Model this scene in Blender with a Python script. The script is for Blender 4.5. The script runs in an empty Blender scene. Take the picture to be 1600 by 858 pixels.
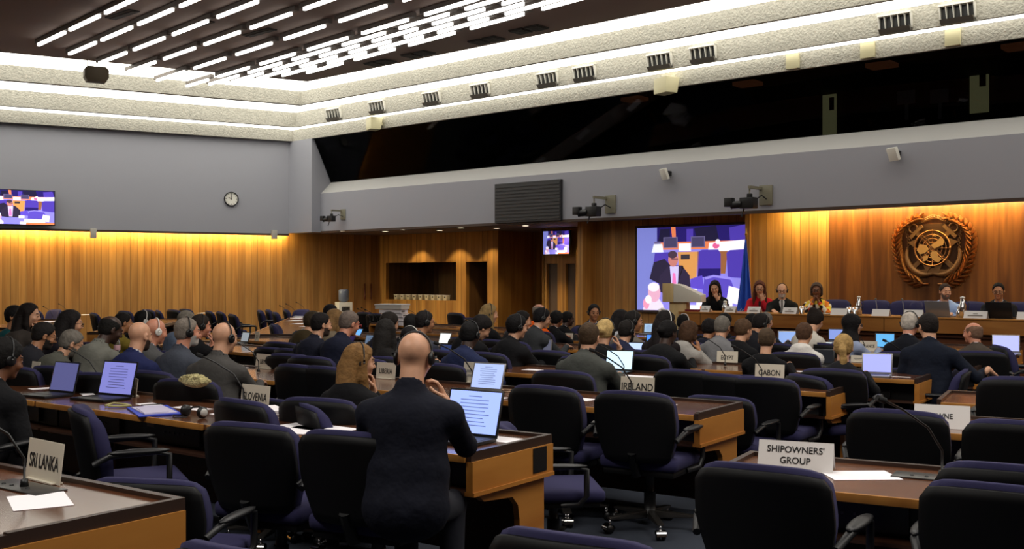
import bpy, bmesh, math, random
import numpy as np
from mathutils import Vector, Matrix, Euler
random.seed(7); np.random.seed(7)
SC = bpy.context.scene; COL = SC.collection
PI = math.pi

# ---------------------------------------------------------------- camera, world, exposure
FPX, CAMZ, HOR = 1650.0, 1.60, 436.0          # focal length in pixels of a 1600-wide frame, eye height, horizon row
cd = bpy.data.cameras.new('camera'); cam = bpy.data.objects.new('camera', cd); COL.objects.link(cam)
cam.location = (0, 0, CAMZ); cam.rotation_euler = (PI/2, 0, 0)
cd.sensor_width = 36; cd.lens = FPX/1600*36; cd.shift_y = (HOR-429)/1600; cd.clip_end = 200
SC.camera = cam
w = bpy.data.worlds.new('world'); SC.world = w; w.use_nodes = True
w.node_tree.nodes['Background'].inputs[0].default_value = (.010, .010, .012, 1)
w.node_tree.nodes['Background'].inputs[1].default_value = 1.0
SC.view_settings.view_transform = 'Standard'; SC.view_settings.look = 'None'
SC.view_settings.exposure = 0.0; SC.view_settings.gamma = 1.0; SC.view_settings.use_curve_mapping = False
SC.cycles.max_bounces = 6; SC.cycles.diffuse_bounces = 3; SC.cycles.glossy_bounces = 3
SC.cycles.transmission_bounces = 4; SC.cycles.caustics_reflective = False; SC.cycles.caustics_refractive = False
SC.cycles.sample_clamp_indirect = 4.0; SC.cycles.use_denoising = True
COVE_E, TUBE_E, FILL_W, DOWN_W, SCREEN_E, WARM_E = 3.4, 3.2, 270.0, 60.0, 1.0, 75.0

for i, (lx, ly, e) in enumerate(((-3.5, 3.0, 1.0), (3.5, 3.0, 1.0), (0.5, 9.0, .8), (8.5, 7.0, .8))):   # added area lights out of frame, in place of the unseen ceiling tubes
    la = bpy.data.lights.new('added_ceiling_fill', 'AREA'); la.shape = 'RECTANGLE'; la.size = 5.5; la.size_y = 2.5; la.energy = FILL_W*e; la.color = (1, .95, .88)
    lo = bpy.data.objects.new('added_ceiling_fill', la); COL.objects.link(lo); lo.location = (lx, ly, 6.05); lo.rotation_euler = (0, 0, -.73)
# ---------------------------------------------------------------- basic helpers
def lin(c):
    return tuple(((v/255+.055)/1.055)**2.4 if v > 10.3 else v/255/12.92 for v in c)
MATS = {}
def mat(name, rgb, rough=.6, metal=0., emit=0., spec=.5, noise=0., nscale=8., bump=0., bscale=60., alpha=None, coat=0., sheen=0.):
    if name in MATS: return MATS[name]
    m = bpy.data.materials.new(name); m.use_nodes = True; nt = m.node_tree; b = nt.nodes['Principled BSDF']
    c = lin(rgb)
    b.inputs['Base Color'].default_value = (*c, 1); b.inputs['Roughness'].default_value = rough
    b.inputs['Metallic'].default_value = metal; b.inputs['Specular IOR Level'].default_value = spec
    b.inputs['Coat Weight'].default_value = coat; b.inputs['Coat Roughness'].default_value = .15
    if emit: b.inputs['Emission Color'].default_value = (*c, 1); b.inputs['Emission Strength'].default_value = emit
    if noise or bump:
        tc = nt.nodes.new('ShaderNodeTexCoord')
    if noise:
        n = nt.nodes.new('ShaderNodeTexNoise'); n.inputs['Scale'].default_value = nscale; n.inputs['Detail'].default_value = 4
        nt.links.new(tc.outputs['Object'], n.inputs['Vector'])
        r = nt.nodes.new('ShaderNodeValToRGB'); k1, k2 = 1-noise, 1+noise
        r.color_ramp.elements[0].position = .3; r.color_ramp.elements[1].position = .7
        r.color_ramp.elements[0].color = (*[v*k1 for v in c], 1); r.color_ramp.elements[1].color = (*[min(1, v*k2) for v in c], 1)
        nt.links.new(n.outputs['Fac'], r.inputs['Fac']); nt.links.new(r.outputs['Color'], b.inputs['Base Color'])
    if bump:
        n2 = nt.nodes.new('ShaderNodeTexNoise'); n2.inputs['Scale'].default_value = bscale; n2.inputs['Detail'].default_value = 3
        nt.links.new(tc.outputs['Object'], n2.inputs['Vector'])
        bp = nt.nodes.new('ShaderNodeBump'); bp.inputs['Strength'].default_value = bump; bp.inputs['Distance'].default_value = .02
        nt.links.new(n2.outputs['Fac'], bp.inputs['Height']); nt.links.new(bp.outputs['Normal'], b.inputs['Normal'])
    MATS[name] = m
    return m

def wood(name, rgb, rgb2, rough=.45, pitch=0., groove=.05, grain=(1, 1, .06), gscale=9., axis=0, vary=.18, coat=0., gdark=.25):
    """Wood with stretched grain; with a pitch it is split in planks along the object's x axis, dark grooves between."""
    if name in MATS: return MATS[name]
    m = bpy.data.materials.new(name); m.use_nodes = True; nt = m.node_tree; N, L = nt.nodes, nt.links; b = N['Principled BSDF']
    tc = N.new('ShaderNodeTexCoord'); mp = N.new('ShaderNodeMapping'); mp.inputs['Scale'].default_value = grain
    L.new(tc.outputs['Object'], mp.inputs['Vector'])
    n = N.new('ShaderNodeTexNoise'); n.inputs['Scale'].default_value = gscale; n.inputs['Detail'].default_value = 5; n.inputs['Distortion'].default_value = .6
    L.new(mp.outputs['Vector'], n.inputs['Vector'])
    r = N.new('ShaderNodeValToRGB'); r.color_ramp.elements[0].position = .32; r.color_ramp.elements[1].position = .7
    r.color_ramp.elements[0].color = (*lin(rgb2), 1); r.color_ramp.elements[1].color = (*lin(rgb), 1)
    L.new(n.outputs['Fac'], r.inputs['Fac']); out = r.outputs['Color']
    if pitch:
        sp = N.new('ShaderNodeSeparateXYZ'); L.new(tc.outputs['Object'], sp.inputs[0])
        d = N.new('ShaderNodeMath'); d.operation = 'DIVIDE'; L.new(sp.outputs[axis], d.inputs[0]); d.inputs[1].default_value = pitch
        fl = N.new('ShaderNodeMath'); fl.operation = 'FLOOR'; L.new(d.outputs[0], fl.inputs[0])
        fr = N.new('ShaderNodeMath'); fr.operation = 'FRACT'; L.new(d.outputs[0], fr.inputs[0])
        wn = N.new('ShaderNodeTexWhiteNoise'); wn.noise_dimensions = '1D'; L.new(fl.outputs[0], wn.inputs['W'])
        mr = N.new('ShaderNodeMapRange'); mr.inputs['To Min'].default_value = 1-vary; mr.inputs['To Max'].default_value = 1+vary
        L.new(wn.outputs['Value'], mr.inputs['Value'])
        gr = N.new('ShaderNodeMath'); gr.operation = 'GREATER_THAN'; L.new(fr.outputs[0], gr.inputs[0]); gr.inputs[1].default_value = groove
        g2 = N.new('ShaderNodeMapRange'); g2.inputs['To Min'].default_value = gdark; L.new(gr.outputs[0], g2.inputs['Value'])
        mu = N.new('ShaderNodeMath'); mu.operation = 'MULTIPLY'; L.new(mr.outputs[0], mu.inputs[0]); L.new(g2.outputs[0], mu.inputs[1])
        vm = N.new('ShaderNodeVectorMath'); vm.operation = 'SCALE'; L.new(out, vm.inputs[0]); L.new(mu.outputs[0], vm.inputs['Scale'])
        out = vm.outputs[0]
        bp = N.new('ShaderNodeBump'); bp.inputs['Strength'].default_value = .5; bp.inputs['Distance'].default_value = .01
        L.new(gr.outputs[0], bp.inputs['Height']); L.new(bp.outputs['Normal'], b.inputs['Normal'])
    L.new(out, b.inputs['Base Color']); b.inputs['Roughness'].default_value = rough
    b.inputs['Coat Weight'].default_value = coat; b.inputs['Coat Roughness'].default_value = .12
    MATS[name] = m
    return m

class MB:
    """Collects faces; build() links them as one mesh object."""
    def __init__(s): s.v, s.f, s.m, s.sm = [], [], [], []
    def add(s, vs, fs, m=0, smooth=False):
        o = len(s.v); s.v += [tuple(map(float, p)) for p in vs]
        for f in fs: s.f.append([i+o for i in f]); s.m.append(m); s.sm.append(smooth)
        return s
    def box(s, x0, x1, y0, y1, z0, z1, m=0, T=None):
        vs = [(x, y, z) for x in (x0, x1) for y in (y0, y1) for z in (z0, z1)]
        if T: vs = [T @ Vector(p) for p in vs]
        return s.add(vs, [(0, 1, 3, 2), (4, 6, 7, 5), (0, 4, 5, 1), (2, 3, 7, 6), (0, 2, 6, 4), (1, 5, 7, 3)], m)
    def cb(s, c, d, m=0, T=None):
        return s.box(c[0]-d[0]/2, c[0]+d[0]/2, c[1]-d[1]/2, c[1]+d[1]/2, c[2]-d[2]/2, c[2]+d[2]/2, m, T)
    def quad(s, a, b, c, d, m=0): return s.add([a, b, c, d], [(0, 1, 2, 3)], m)
    def prism(s, poly, h0, h1, ax='z', m=0, T=None, smooth=False):
        """poly of 2D points extruded; ax is the extrusion axis: z:(x,y) x:(y,z) y:(x,z)"""
        n = len(poly)
        f = {'z': lambda p, h: (p[0], p[1], h), 'x': lambda p, h: (h, p[0], p[1]), 'y': lambda p, h: (p[0], h, p[1])}[ax]
        vs = [f(p, h0) for p in poly]+[f(p, h1) for p in poly]
        if T: vs = [T @ Vector(p) for p in vs]
        o = len(s.v)
        s.add(vs, [tuple(range(n))[::-1], tuple(range(n, 2*n))], m)
        for i in range(n): s.f.append([o+i, o+(i+1) % n, o+n+(i+1) % n, o+n+i]); s.m.append(m); s.sm.append(smooth)
        return s
    def tube(s, pts, r, n=8, m=0, caps=True):
        pts = [Vector(p) for p in pts]; R = r if isinstance(r, (list, tuple)) else [r]*len(pts)
        vs = []; up = Vector((0, 0, 1)); prev = None
        for i, p in enumerate(pts):
            t = (pts[min(i+1, len(pts)-1)]-pts[max(i-1, 0)]).normalized()
            if prev is None:
                a = t.cross(up)
                if a.length < .1: a = t.cross(Vector((1, 0, 0)))
            else: a = prev-t*prev.dot(t)
            a.normalize(); prev = a; b = t.cross(a)
            for k in range(n): vs.append(p+(a*math.cos(2*PI*k/n)+b*math.sin(2*PI*k/n))*R[i])
        fs = [(i*n+k, i*n+(k+1) % n, (i+1)*n+(k+1) % n, (i+1)*n+k) for i in range(len(pts)-1) for k in range(n)]
        s.add(vs, fs, m, True)
        if caps: o = len(s.v)-len(vs); s.f += [[o+k for k in range(n)], [o+len(vs)-n+k for k in range(n)][::-1]]; s.m += [m, m]; s.sm += [False, False]
        return s
    def lathe(s, prof, c=(0, 0, 0), n=20, m=0, T=None):
        vs = [(c[0]+r*math.cos(2*PI*k/n), c[1]+r*math.sin(2*PI*k/n), c[2]+z) for r, z in prof for k in range(n)]
        if T: vs = [T @ Vector(p) for p in vs]
        fs = [(i*n+k, i*n+(k+1) % n, (i+1)*n+(k+1) % n, (i+1)*n+k) for i in range(len(prof)-1) for k in range(n)]
        return s.add(vs, fs, m, True)
    def ell(s, c, r, m=0, n=14, T=None):
        pr = [(math.sin(PI*i/(n//2)), -math.cos(PI*i/(n//2))) for i in range(n//2+1)]
        vs = [(c[0]+r[0]*a*math.cos(2*PI*k/n), c[1]+r[1]*a*math.sin(2*PI*k/n), c[2]+r[2]*z) for a, z in pr for k in range(n)]
        if T: vs = [T @ Vector(p) for p in vs]
        fs = [(i*n+k, i*n+(k+1) % n, (i+1)*n+(k+1) % n, (i+1)*n+k) for i in range(n//2) for k in range(n)]
        return s.add(vs, fs, m, True)
    def mesh(s, name, mats, bevel=0., seg=2, smooth=False):
        me = bpy.data.meshes.new(name); me.from_pydata(s.v, [], s.f)
        for m in (mats if isinstance(mats, (list, tuple)) else [mats]): me.materials.append(m)
        me.polygons.foreach_set('material_index', s.m)
        me.polygons.foreach_set('use_smooth', [a or smooth for a in s.sm])
        if bevel:
            bm = bmesh.new(); bm.from_mesh(me); bmesh.ops.remove_doubles(bm, verts=bm.verts, dist=1e-5)
            es = [e for e in bm.edges if len(e.link_faces) == 2 and e.calc_face_angle(0) > .5]
            bmesh.ops.bevel(bm, geom=es, offset=bevel, segments=seg, profile=.6, affect='EDGES', clamp_overlap=True)
            for f in bm.faces: f.smooth = True
            bm.to_mesh(me); bm.free()
            try: me.set_sharp_from_angle(angle=math.radians(50))
            except Exception: pass
        me.update(); return me
def link(name, me, parent=None, loc=(0, 0, 0), yaw=0., rot=None):
    o = bpy.data.objects.new(name, me); COL.objects.link(o); o.parent = parent; o.location = loc
    o.rotation_euler = rot if rot is not None else (0, 0, yaw)
    return o
def build(name, mb, mats, parent=None, loc=(0, 0, 0), yaw=0., rot=None, bevel=0., seg=2, smooth=False):
    return link(name, mb.mesh(name, mats, bevel, seg, smooth), parent, loc, yaw, rot)
def tag(o, label=None, cat=None, group=None, kind=None):
    if label: o['label'] = label
    if cat: o['category'] = cat
    if group: o['group'] = group
    if kind: o['kind'] = kind
    return o
def thing(name, label, cat, loc=(0, 0, 0), yaw=0., group=None, rot=None):
    return tag(link(name, None, None, loc, yaw, rot), label, cat, group)
def copy_tree(o, parent=None):
    c = o.copy(); COL.objects.link(c)
    if parent is not None: c.parent = parent; c.matrix_parent_inverse = o.matrix_parent_inverse
    for ch in list(KIDS.get(o.name, ())): copy_tree(ch, c)
    return c
KIDS = {}
def remember(o):
    """store the child lists of a thing so that copies need no scene search"""
    KIDS[o.name] = list(o.children)
    for c in o.children: remember(c)
    return o
def text_mesh(s, size, mt, sx=1., depth=.0006, align='CENTER'):
    cu = bpy.data.curves.new('lettering', 'FONT'); cu.body = s; cu.size = size; cu.extrude = depth
    cu.offset = size*.012; cu.align_x = align; cu.align_y = 'CENTER'; cu.resolution_u = 3
    t = bpy.data.objects.new('lettering', cu); COL.objects.link(t)
    dg = bpy.context.evaluated_depsgraph_get(); me = bpy.data.meshes.new_from_object(t.evaluated_get(dg))
    bpy.data.objects.remove(t); bpy.data.curves.remove(cu)
    me.transform(Matrix.Diagonal((sx, 1, 1, 1))); me.materials.clear(); me.materials.append(mt); return me

# ---------------------------------------------------------------- the two walls' frames (x along the wall, y away from the room)
ER, NR = (.7470, -.6648), (.6648, .7470)      # podium wall
EL, NL = (.8693, .4942), (-.4942, .8693)      # left wall
YR, YL = math.atan2(ER[1], ER[0]), math.atan2(EL[1], EL[0])
def Rs(px, D): x = (px-800)/FPX; return D*(ER[0]*x+ER[1])/(NR[0]*x+NR[1])
def Rz(px, py, D): x = (px-800)/FPX; return CAMZ+(HOR-py)*D/((NR[0]*x+NR[1])*FPX)
def Ls(px, D): x = (px-800)/FPX; return D*(EL[0]*x+EL[1])/(NL[0]*x+NL[1])
def Lz(px, py, D): x = (px-800)/FPX; return CAMZ+(HOR-py)*D/((NL[0]*x+NL[1])*FPX)
def Rw(s, D, z): return Vector((ER[0]*s+NR[0]*D, ER[1]*s+NR[1]*D, z))
def Lw(s, D, z): return Vector((EL[0]*s+NL[0]*D, EL[1]*s+NL[1]*D, z))
def on(px, fd): return ((px-800)/fd, FPX/fd)      # ground position seen in column px where 1 m measures fd pixels
def corner(a, b):                                  # where podium-wall offset a meets left-wall offset b
    k = NR[0]*NL[0]+NR[1]*NL[1]; u = (a-k*b)/(1-k*k); v = (b-k*a)/(1-k*k)
    return Vector((NR[0]*u+NL[0]*v, NR[1]*u+NL[1]*v, 0))
def sR(p): return p[0]*ER[0]+p[1]*ER[1]
def sL(p): return p[0]*EL[0]+p[1]*EL[1]
# ---------------------------------------------------------------- materials of the room
M_ceil = mat('ceiling paint', (150, 131, 122), .8)
M_cove = mat('rough sprayed plaster', (184, 180, 168), .9, bump=1.0, bscale=26, noise=.12, nscale=14)
M_light = mat('luminous cove panel', (255, 252, 240), .5, emit=COVE_E)
M_grey = mat('grey blue wall paint', (150, 150, 158), .7)
M_ledge = mat('wall grey lightened for the lit ledge', (172, 170, 168), .7)  # light falling on the tilted ledge is mixed into this paler grey
M_slat = wood('vertical oak boards', (204, 148, 76), (170, 114, 50), .5, pitch=.17, groove=.045)
M_slat2 = wood('narrow vertical oak boards', (200, 148, 70), (166, 112, 46), .5, pitch=.19, groove=.05)
M_emb = wood('dark oak panelling behind the emblem', (150, 92, 40), (104, 58, 24), .4, pitch=.45, groove=.008, vary=.12, gdark=.6)
M_brown = mat('dark brown trim', (62, 44, 32), .6)
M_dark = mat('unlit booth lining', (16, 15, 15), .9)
M_soff = mat('soffit paint', (128, 112, 100), .7)
M_black = mat('black plastic', (14, 14, 15), .45)
M_white = mat('white plastic', (225, 222, 212), .5)
M_cream = mat('cream plastic', (196, 190, 165), .5)
M_oak = wood('oak veneer', (190, 132, 62), (160, 104, 44), .4, grain=(1, 1, .12), gscale=6)
M_steel = mat('brushed steel', (150, 150, 150), .3, metal=1)
M_chrome = mat('chrome', (215, 215, 215), .15, metal=1)
M_warm = mat('warm tube light', (255, 226, 150), .5, emit=WARM_E)
M_paper = mat('white paper', (248, 243, 246), .8)

CE_R, CE_L = 15.24, 23.79            # edge of the flat ceiling, measured along each wall's normal
SEND, LEND = 8.0, -14.0              # how far the podium wall runs right, the left wall runs back
ZC, Z1, Z2, Z3 = 6.21, 5.89, 5.53, 5.25
D1, D2, D3 = .70, 1.40, 1.79            # setbacks of the steps on the podium side
LD = lambda a: a*1.9                  # the steps on the left side are deeper
def bend(a, z):                       # three points of a line at offset a round the corner
    c = corner(CE_R+a, CE_L+LD(a)); p = Lw(LEND, CE_L+LD(a), z); q = Rw(SEND, CE_R+a, z); c.z = z; return [p, c, q]
def strip(mb, a0, z0, a1, z1, m=0):
    A, B = bend(a0, z0), bend(a1, z1)
    for i in (0, 1): mb.quad(A[i], A[i+1], B[i+1], B[i], m)

# floor
mb = MB(); pr = Rw(SEND+.6, 22, 0); pb = Rw(SEND+.6, -6.2, 0); lb = Lw(LEND, 31, 0); q = Lw(LEND, 4, 0); far = corner(22, 31)
mb.add([far, pr, pb, q, lb], [(0, 4, 3, 2, 1)])
tag(build('floor', mb, mat('dark blue carpet', (44, 50, 62), .95, noise=.25, nscale=120, bump=.3, bscale=300)), kind='structure')
# ceiling
A = bend(0, ZC); pb = Rw(SEND, -6.2, ZC); q = Lw(LEND, 4, ZC)
mb = MB(); mb.add([A[0], A[1], A[2], pb, q], [(0, 1, 2, 3, 4)])
mb.add([p+Vector((0, 0, .15)) for p in (A[0], A[1], A[2], pb, q)], [(4, 3, 2, 1, 0)])
tag(build('ceiling', mb, M_ceil), kind='structure')
# stepped cove: rough faces and luminous panels
mb = MB(); strip(mb, D1, ZC, D1+.03, Z1); strip(mb, D1+.03, Z1, D1+.12, Z1)
strip(mb, D2, Z1, D2+.03, Z2); strip(mb, D2+.03, Z2, D2+.10, Z2)
strip(mb, D3-.03, Z2, D3, Z3); strip(mb, D3, Z3, D3+.25, Z3)
tag(build('trim_1', mb, M_cove), kind='structure')
mb = MB(); strip(mb, 0, ZC+.002, D1, ZC+.002); strip(mb, D1+.12, Z1+.005, D2, Z1+.005); strip(mb, D2+.10, Z2+.005, D3-.03, Z2+.005)
cl = tag(build('cove_lighting', mb, M_light), 'white luminous panels running between the rough plaster steps of the ceiling', 'cove light')
# left wall: grey upper part, boards below
GL = CE_L+LD(D3)+.16; c0 = corner(CE_R+D3, GL); ZLB = 2.80
sc0 = sL(c0)
def lbox(mb, s0, s1, d0, d1, z0, z1, m=0): return mb.box(s0, s1, d0, d1, z0, z1, m)
mb = MB(); mb.box(LEND, sc0, GL, GL+.12, ZLB, 5.6)
tag(build('wall_left', mb, M_grey, yaw=YL), kind='structure')
mb = MB(); mb.box(LEND, sc0, GL-.004, GL+.14, ZLB-.05, ZLB)
tag(build('trim_2', mb, M_brown, yaw=YL), kind='structure')
WL = GL+.38; DA = 19.77
cW = corner(DA, WL)
mb = MB(); mb.box(LEND, sL(cW), WL, WL+.1, 0, 3.1)
tag(build('wall_left_boards', mb, M_slat, yaw=YL), kind='structure')
mb = MB(); mb.box(LEND+.1, Ls(447, GL+.3), GL+.20, GL+.27, ZLB+.03, ZLB+.06)
tag(build('strip_light', mb, M_warm, yaw=YL), 'warm strip light washing the boards under the grey left wall', 'strip light')
mb = MB(); mb.box(LEND, sc0, GL+.12, WL+.1, ZLB+.10, ZLB+.15)
tag(build('trim_3', mb, M_brown, yaw=YL), kind='structure')
# podium side: corner pier, return, band, ledge
DP = CE_R+D3; DBAND = 17.33; DGL = 17.66; ZB0, ZB1, ZB2 = 2.85, 3.84, 4.15
sP = Rs(487, DP); sC = sR(c0)
mb = MB(); mb.box(sC-.05, sP, DP, DP+.1, ZB0-.03, 5.6); mb.box(sP-.1, sP, DP+.1, DGL+1.4, ZB0-.03, 5.6)
tag(build('wall_corner', mb, M_grey, yaw=YR), kind='structure')
mb = MB(); mb.box(sP, SEND+.6, DBAND, DBAND+.1, ZB0, ZB1)
tag(build('wall_right', mb, M_grey, yaw=YR), kind='structure')
mb = MB(); mb.prism([(DBAND, ZB1), (DGL, ZB2), (DGL+.1, ZB2), (DGL+.1, ZB1)], sP, SEND+.6, 'x')
tag(build('trim_4', mb, M_ledge, yaw=YR), kind='structure')
mb = MB(); mb.box(sP, SEND+.6, DBAND-.012, DBAND+.12, ZB0-.055, ZB0)
tag(build('trim_5', mb, M_brown, yaw=YR), kind='structure')
# control booth behind the leaning glass
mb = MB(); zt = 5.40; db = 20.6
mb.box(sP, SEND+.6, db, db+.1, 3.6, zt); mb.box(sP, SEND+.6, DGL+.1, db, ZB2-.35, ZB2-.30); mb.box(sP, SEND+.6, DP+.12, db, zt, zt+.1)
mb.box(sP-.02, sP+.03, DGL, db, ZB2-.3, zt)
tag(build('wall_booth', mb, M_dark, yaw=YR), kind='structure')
gm = bpy.data.materials.new('dark booth glass'); gm.use_nodes = True; nt = gm.node_tree
nt.nodes.clear(); ou = nt.nodes.new('ShaderNodeOutputMaterial'); mx = nt.nodes.new('ShaderNodeMixShader'); fr = nt.nodes.new('ShaderNodeFresnel'); fr.inputs[0].default_value = 1.6
tr = nt.nodes.new('ShaderNodeBsdfTransparent'); tr.inputs[0].default_value = (.45, .45, .46, 1); gl = nt.nodes.new('ShaderNodeBsdfGlossy'); gl.inputs['Roughness'].default_value = .02
gl.inputs['Color'].default_value = (.14, .14, .15, 1)
nt.links.new(fr.outputs[0], mx.inputs[0]); nt.links.new(tr.outputs[0], mx.inputs[1]); nt.links.new(gl.outputs[0], mx.inputs[2]); nt.links.new(mx.outputs[0], ou.inputs[0])
mb = MB(); mb.prism([(DGL, ZB2-.02), (DGL+.02, ZB2-.02), (DP+.04, Z3+.10), (DP+.02, Z3+.10)], sP, SEND+.6, 'x')
tag(build('window_1', mb, gm, yaw=YR), kind='structure')
M_booth = mat('lit room seen through the booth', (150, 150, 105), .7, emit=.5)  # emission puts the light of the room beyond into the panel colour
for i, (px, py0, py1, wpx) in enumerate(((1308, 147, 213, 24), (1546, 110, 175, 28))):
    D = db-.05; s0 = Rs(px, D); wm = wpx*.012; z1, z0 = Rz(px, py0, D), Rz(px, py1, D)
    t = tag(thing('booth_doorway', ['pale doorway panel behind the booth glass, above the bald delegate in black', 'pale doorway panel behind the booth glass near the picture edge'][i], 'doorway', (0, 0, 0), YR))
    mb = MB(); mb.box(s0-wm, s0, D-.06, D-.02, z0, z1); build('door_panel', mb, M_booth, t)
    mb = MB(); mb.box(s0-wm*.45, s0-wm*.12, D-.09, D-.062, z0+(z1-z0)*.62, z0+(z1-z0)*.92); build('door_window', mb, M_black, t)
for i, px in enumerate((683, 828, 988, 1165, 1375, 1590)):
    D = DP+.5; s0 = Rs(px, D); mb = MB(); mb.box(s0-.22, s0+.22, D-.1, D+.25, 5.20, 5.27)
    tag(build('booth_lamp', mb, mat('brown lamp housing', (120, 72, 44), .5, emit=.35), yaw=YR), 'brown rectangular lamp housing behind the glass, %s from the grey corner pier' % ('first second third fourth fifth sixth'.split()[i]), 'lamp housing', 'lamp housings in the booth')
for i, (px, py) in enumerate(((1467, 150), (1415, 152))):
    D = 18.9; s0 = Rs(px, D); z = Rz(px, py, D); mb = MB(); mb.box(s0-.16, s0+.16, D, D+.03, z-.12, z+.12); mb.box(s0-.03, s0+.03, D+.03, D+.06, z-.4, z-.12)
    tag(build('booth_monitor', mb, mat('dim grey monitor back', (120, 120, 122), .5, emit=.02), yaw=YR, bevel=.01), ['grey monitor in the booth nearer the lit door panel', 'grey monitor in the booth nearer the corner pier'][i], 'monitor')
def fig(px, py, label):
    D = 19.3; s0 = Rs(px, D); z = Rz(px, py, D); mb = MB()
    mb.ell((s0, D, z), (.09, .1, .12)); mb.ell((s0, D+.02, z-.42), (.2, .13, .32)); mb.tube([(s0, D, z-.08), (s0, D, z-.2)], .05)
    return mb, label
# lower soffit and recessed boards (podium frame)
mb = MB(); mb.box(sC-1.0, SEND+.6, DBAND+.28, 22.0, ZB0+.03, ZB0+.09); mb.box(sC-3.5, Rs(975, DBAND), DBAND+.1, 22.0, ZB0-.02, ZB0+.03)
tag(build('trim_6', mb, M_soff, yaw=YR), kind='structure')
sa, sb, sc_, sd = sR(cW), Rs(778, DA), Rs(847, DA), Rs(985, DA)
def hole_wall(mb, s0, s1, D, z0, z1, holes, th=.12):
    """wall pierced by rectangular holes (sa,sb,za,zb), sorted along s"""
    x = s0
    for a, b, c, d in sorted(holes):
        mb.box(x, a, D, D+th, z0, z1)
        if c > z0: mb.box(a, b, D, D+th, z0, c)
        if d < z1: mb.box(a, b, D, D+th, d, z1)
        x = b
    mb.box(x, s1, D, D+th, z0, z1)
sv = (Rs(603, DA), Rs(713, DA), Rz(658, 469, DA), Rz(658, 410, DA)); dv = (Rs(728, DA), Rs(761, DA), 0, Rz(744, 409, DA))
mb = MB(); hole_wall(mb, sa-.1, sb, DA, 0, 3.0, [sv, dv]); mb.box(sb-.12, sb, DA+.12, 21.2, 0, 3.0)
tag(build('wall_servery', mb, M_slat2, yaw=YR), kind='structure')
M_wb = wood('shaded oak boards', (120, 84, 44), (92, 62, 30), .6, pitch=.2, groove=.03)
mb = MB(); mb.box(sb-.1, sc_+.1, 21.2, 21.3, 0, 3.0); mb.box(sc_, sc_+.1, DA, 21.2, 0, 3.0)
tag(build('wall_recess', mb, M_slat2, yaw=YR), kind='structure')
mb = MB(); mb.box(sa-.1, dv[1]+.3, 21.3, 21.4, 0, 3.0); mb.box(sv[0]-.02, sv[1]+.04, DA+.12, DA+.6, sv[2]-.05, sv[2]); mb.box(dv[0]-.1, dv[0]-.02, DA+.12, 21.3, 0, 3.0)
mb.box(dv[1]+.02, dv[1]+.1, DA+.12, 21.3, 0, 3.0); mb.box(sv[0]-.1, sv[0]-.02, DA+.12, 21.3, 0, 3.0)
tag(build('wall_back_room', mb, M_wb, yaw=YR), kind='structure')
p1, p2 = (Rs(854, DA), Rs(871, DA), .9*0, Rz(862, 412, DA)), (Rs(884, DA), Rs(899, DA), 0, Rz(892, 412, DA))
mb = MB(); hole_wall(mb, sc_, sd, DA, 0, 3.0, [p1, p2], .08); mb.box(sc_+.1, sd, DA+.081, DA+.12, 0, 2.9, 1)
tag(build('wall_door_block', mb, [M_slat2, mat('grey brown panel', (104, 84, 66), .6)], yaw=YR), kind='structure')
DS = 18.2; se = Rs(1190, DS)
mb = MB(); mb.box(sd, se, DS, DS+.1, 0, 3.0); mb.box(sd-.02, sd+.12, DS-.35, DS, 0, 3.0); mb.box(se-.1, se, DS-.45, DS, 0, 3.0)
tag(build('wall_screen', mb, M_slat, yaw=YR), kind='structure')
DW = 17.8; sf = Rs(1298, DW)
mb = MB(); mb.box(se, sf, DW, DW+.1, 0, 3.0)
tag(build('wall_podium_boards', mb, M_slat, yaw=YR), kind='structure')
DE = 17.72; mb = MB(); mb.box(sf, SEND+.6, DE, DE+.15, 0, 3.0)
tag(build('wall_emblem', mb, M_emb, yaw=YR), kind='structure')
mb = MB(); mb.box(Rs(1207, DBAND+.12), SEND-.1, DBAND+.14, DBAND+.20, ZB0+.0, ZB0+.03)
tag(build('strip_light', mb, M_warm, yaw=YR), 'warm strip light above the podium boards and the emblem', 'strip light')
# closing walls behind and beside the camera
mb = MB(); a, b_, c_, d_ = Rw(SEND, 22, 0), Rw(SEND, -6.2, 0), Lw(LEND, 4, 0), Lw(LEND, 31, 0)
for p, q in ((a, b_), (b_, c_), (c_, d_)):
    mb.quad(p, q, q+Vector((0, 0, 6.3)), p+Vector((0, 0, 6.3)))
tag(build('wall_back', mb, mat('rear wall paint', (120, 104, 90), .8)), kind='structure')

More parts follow.
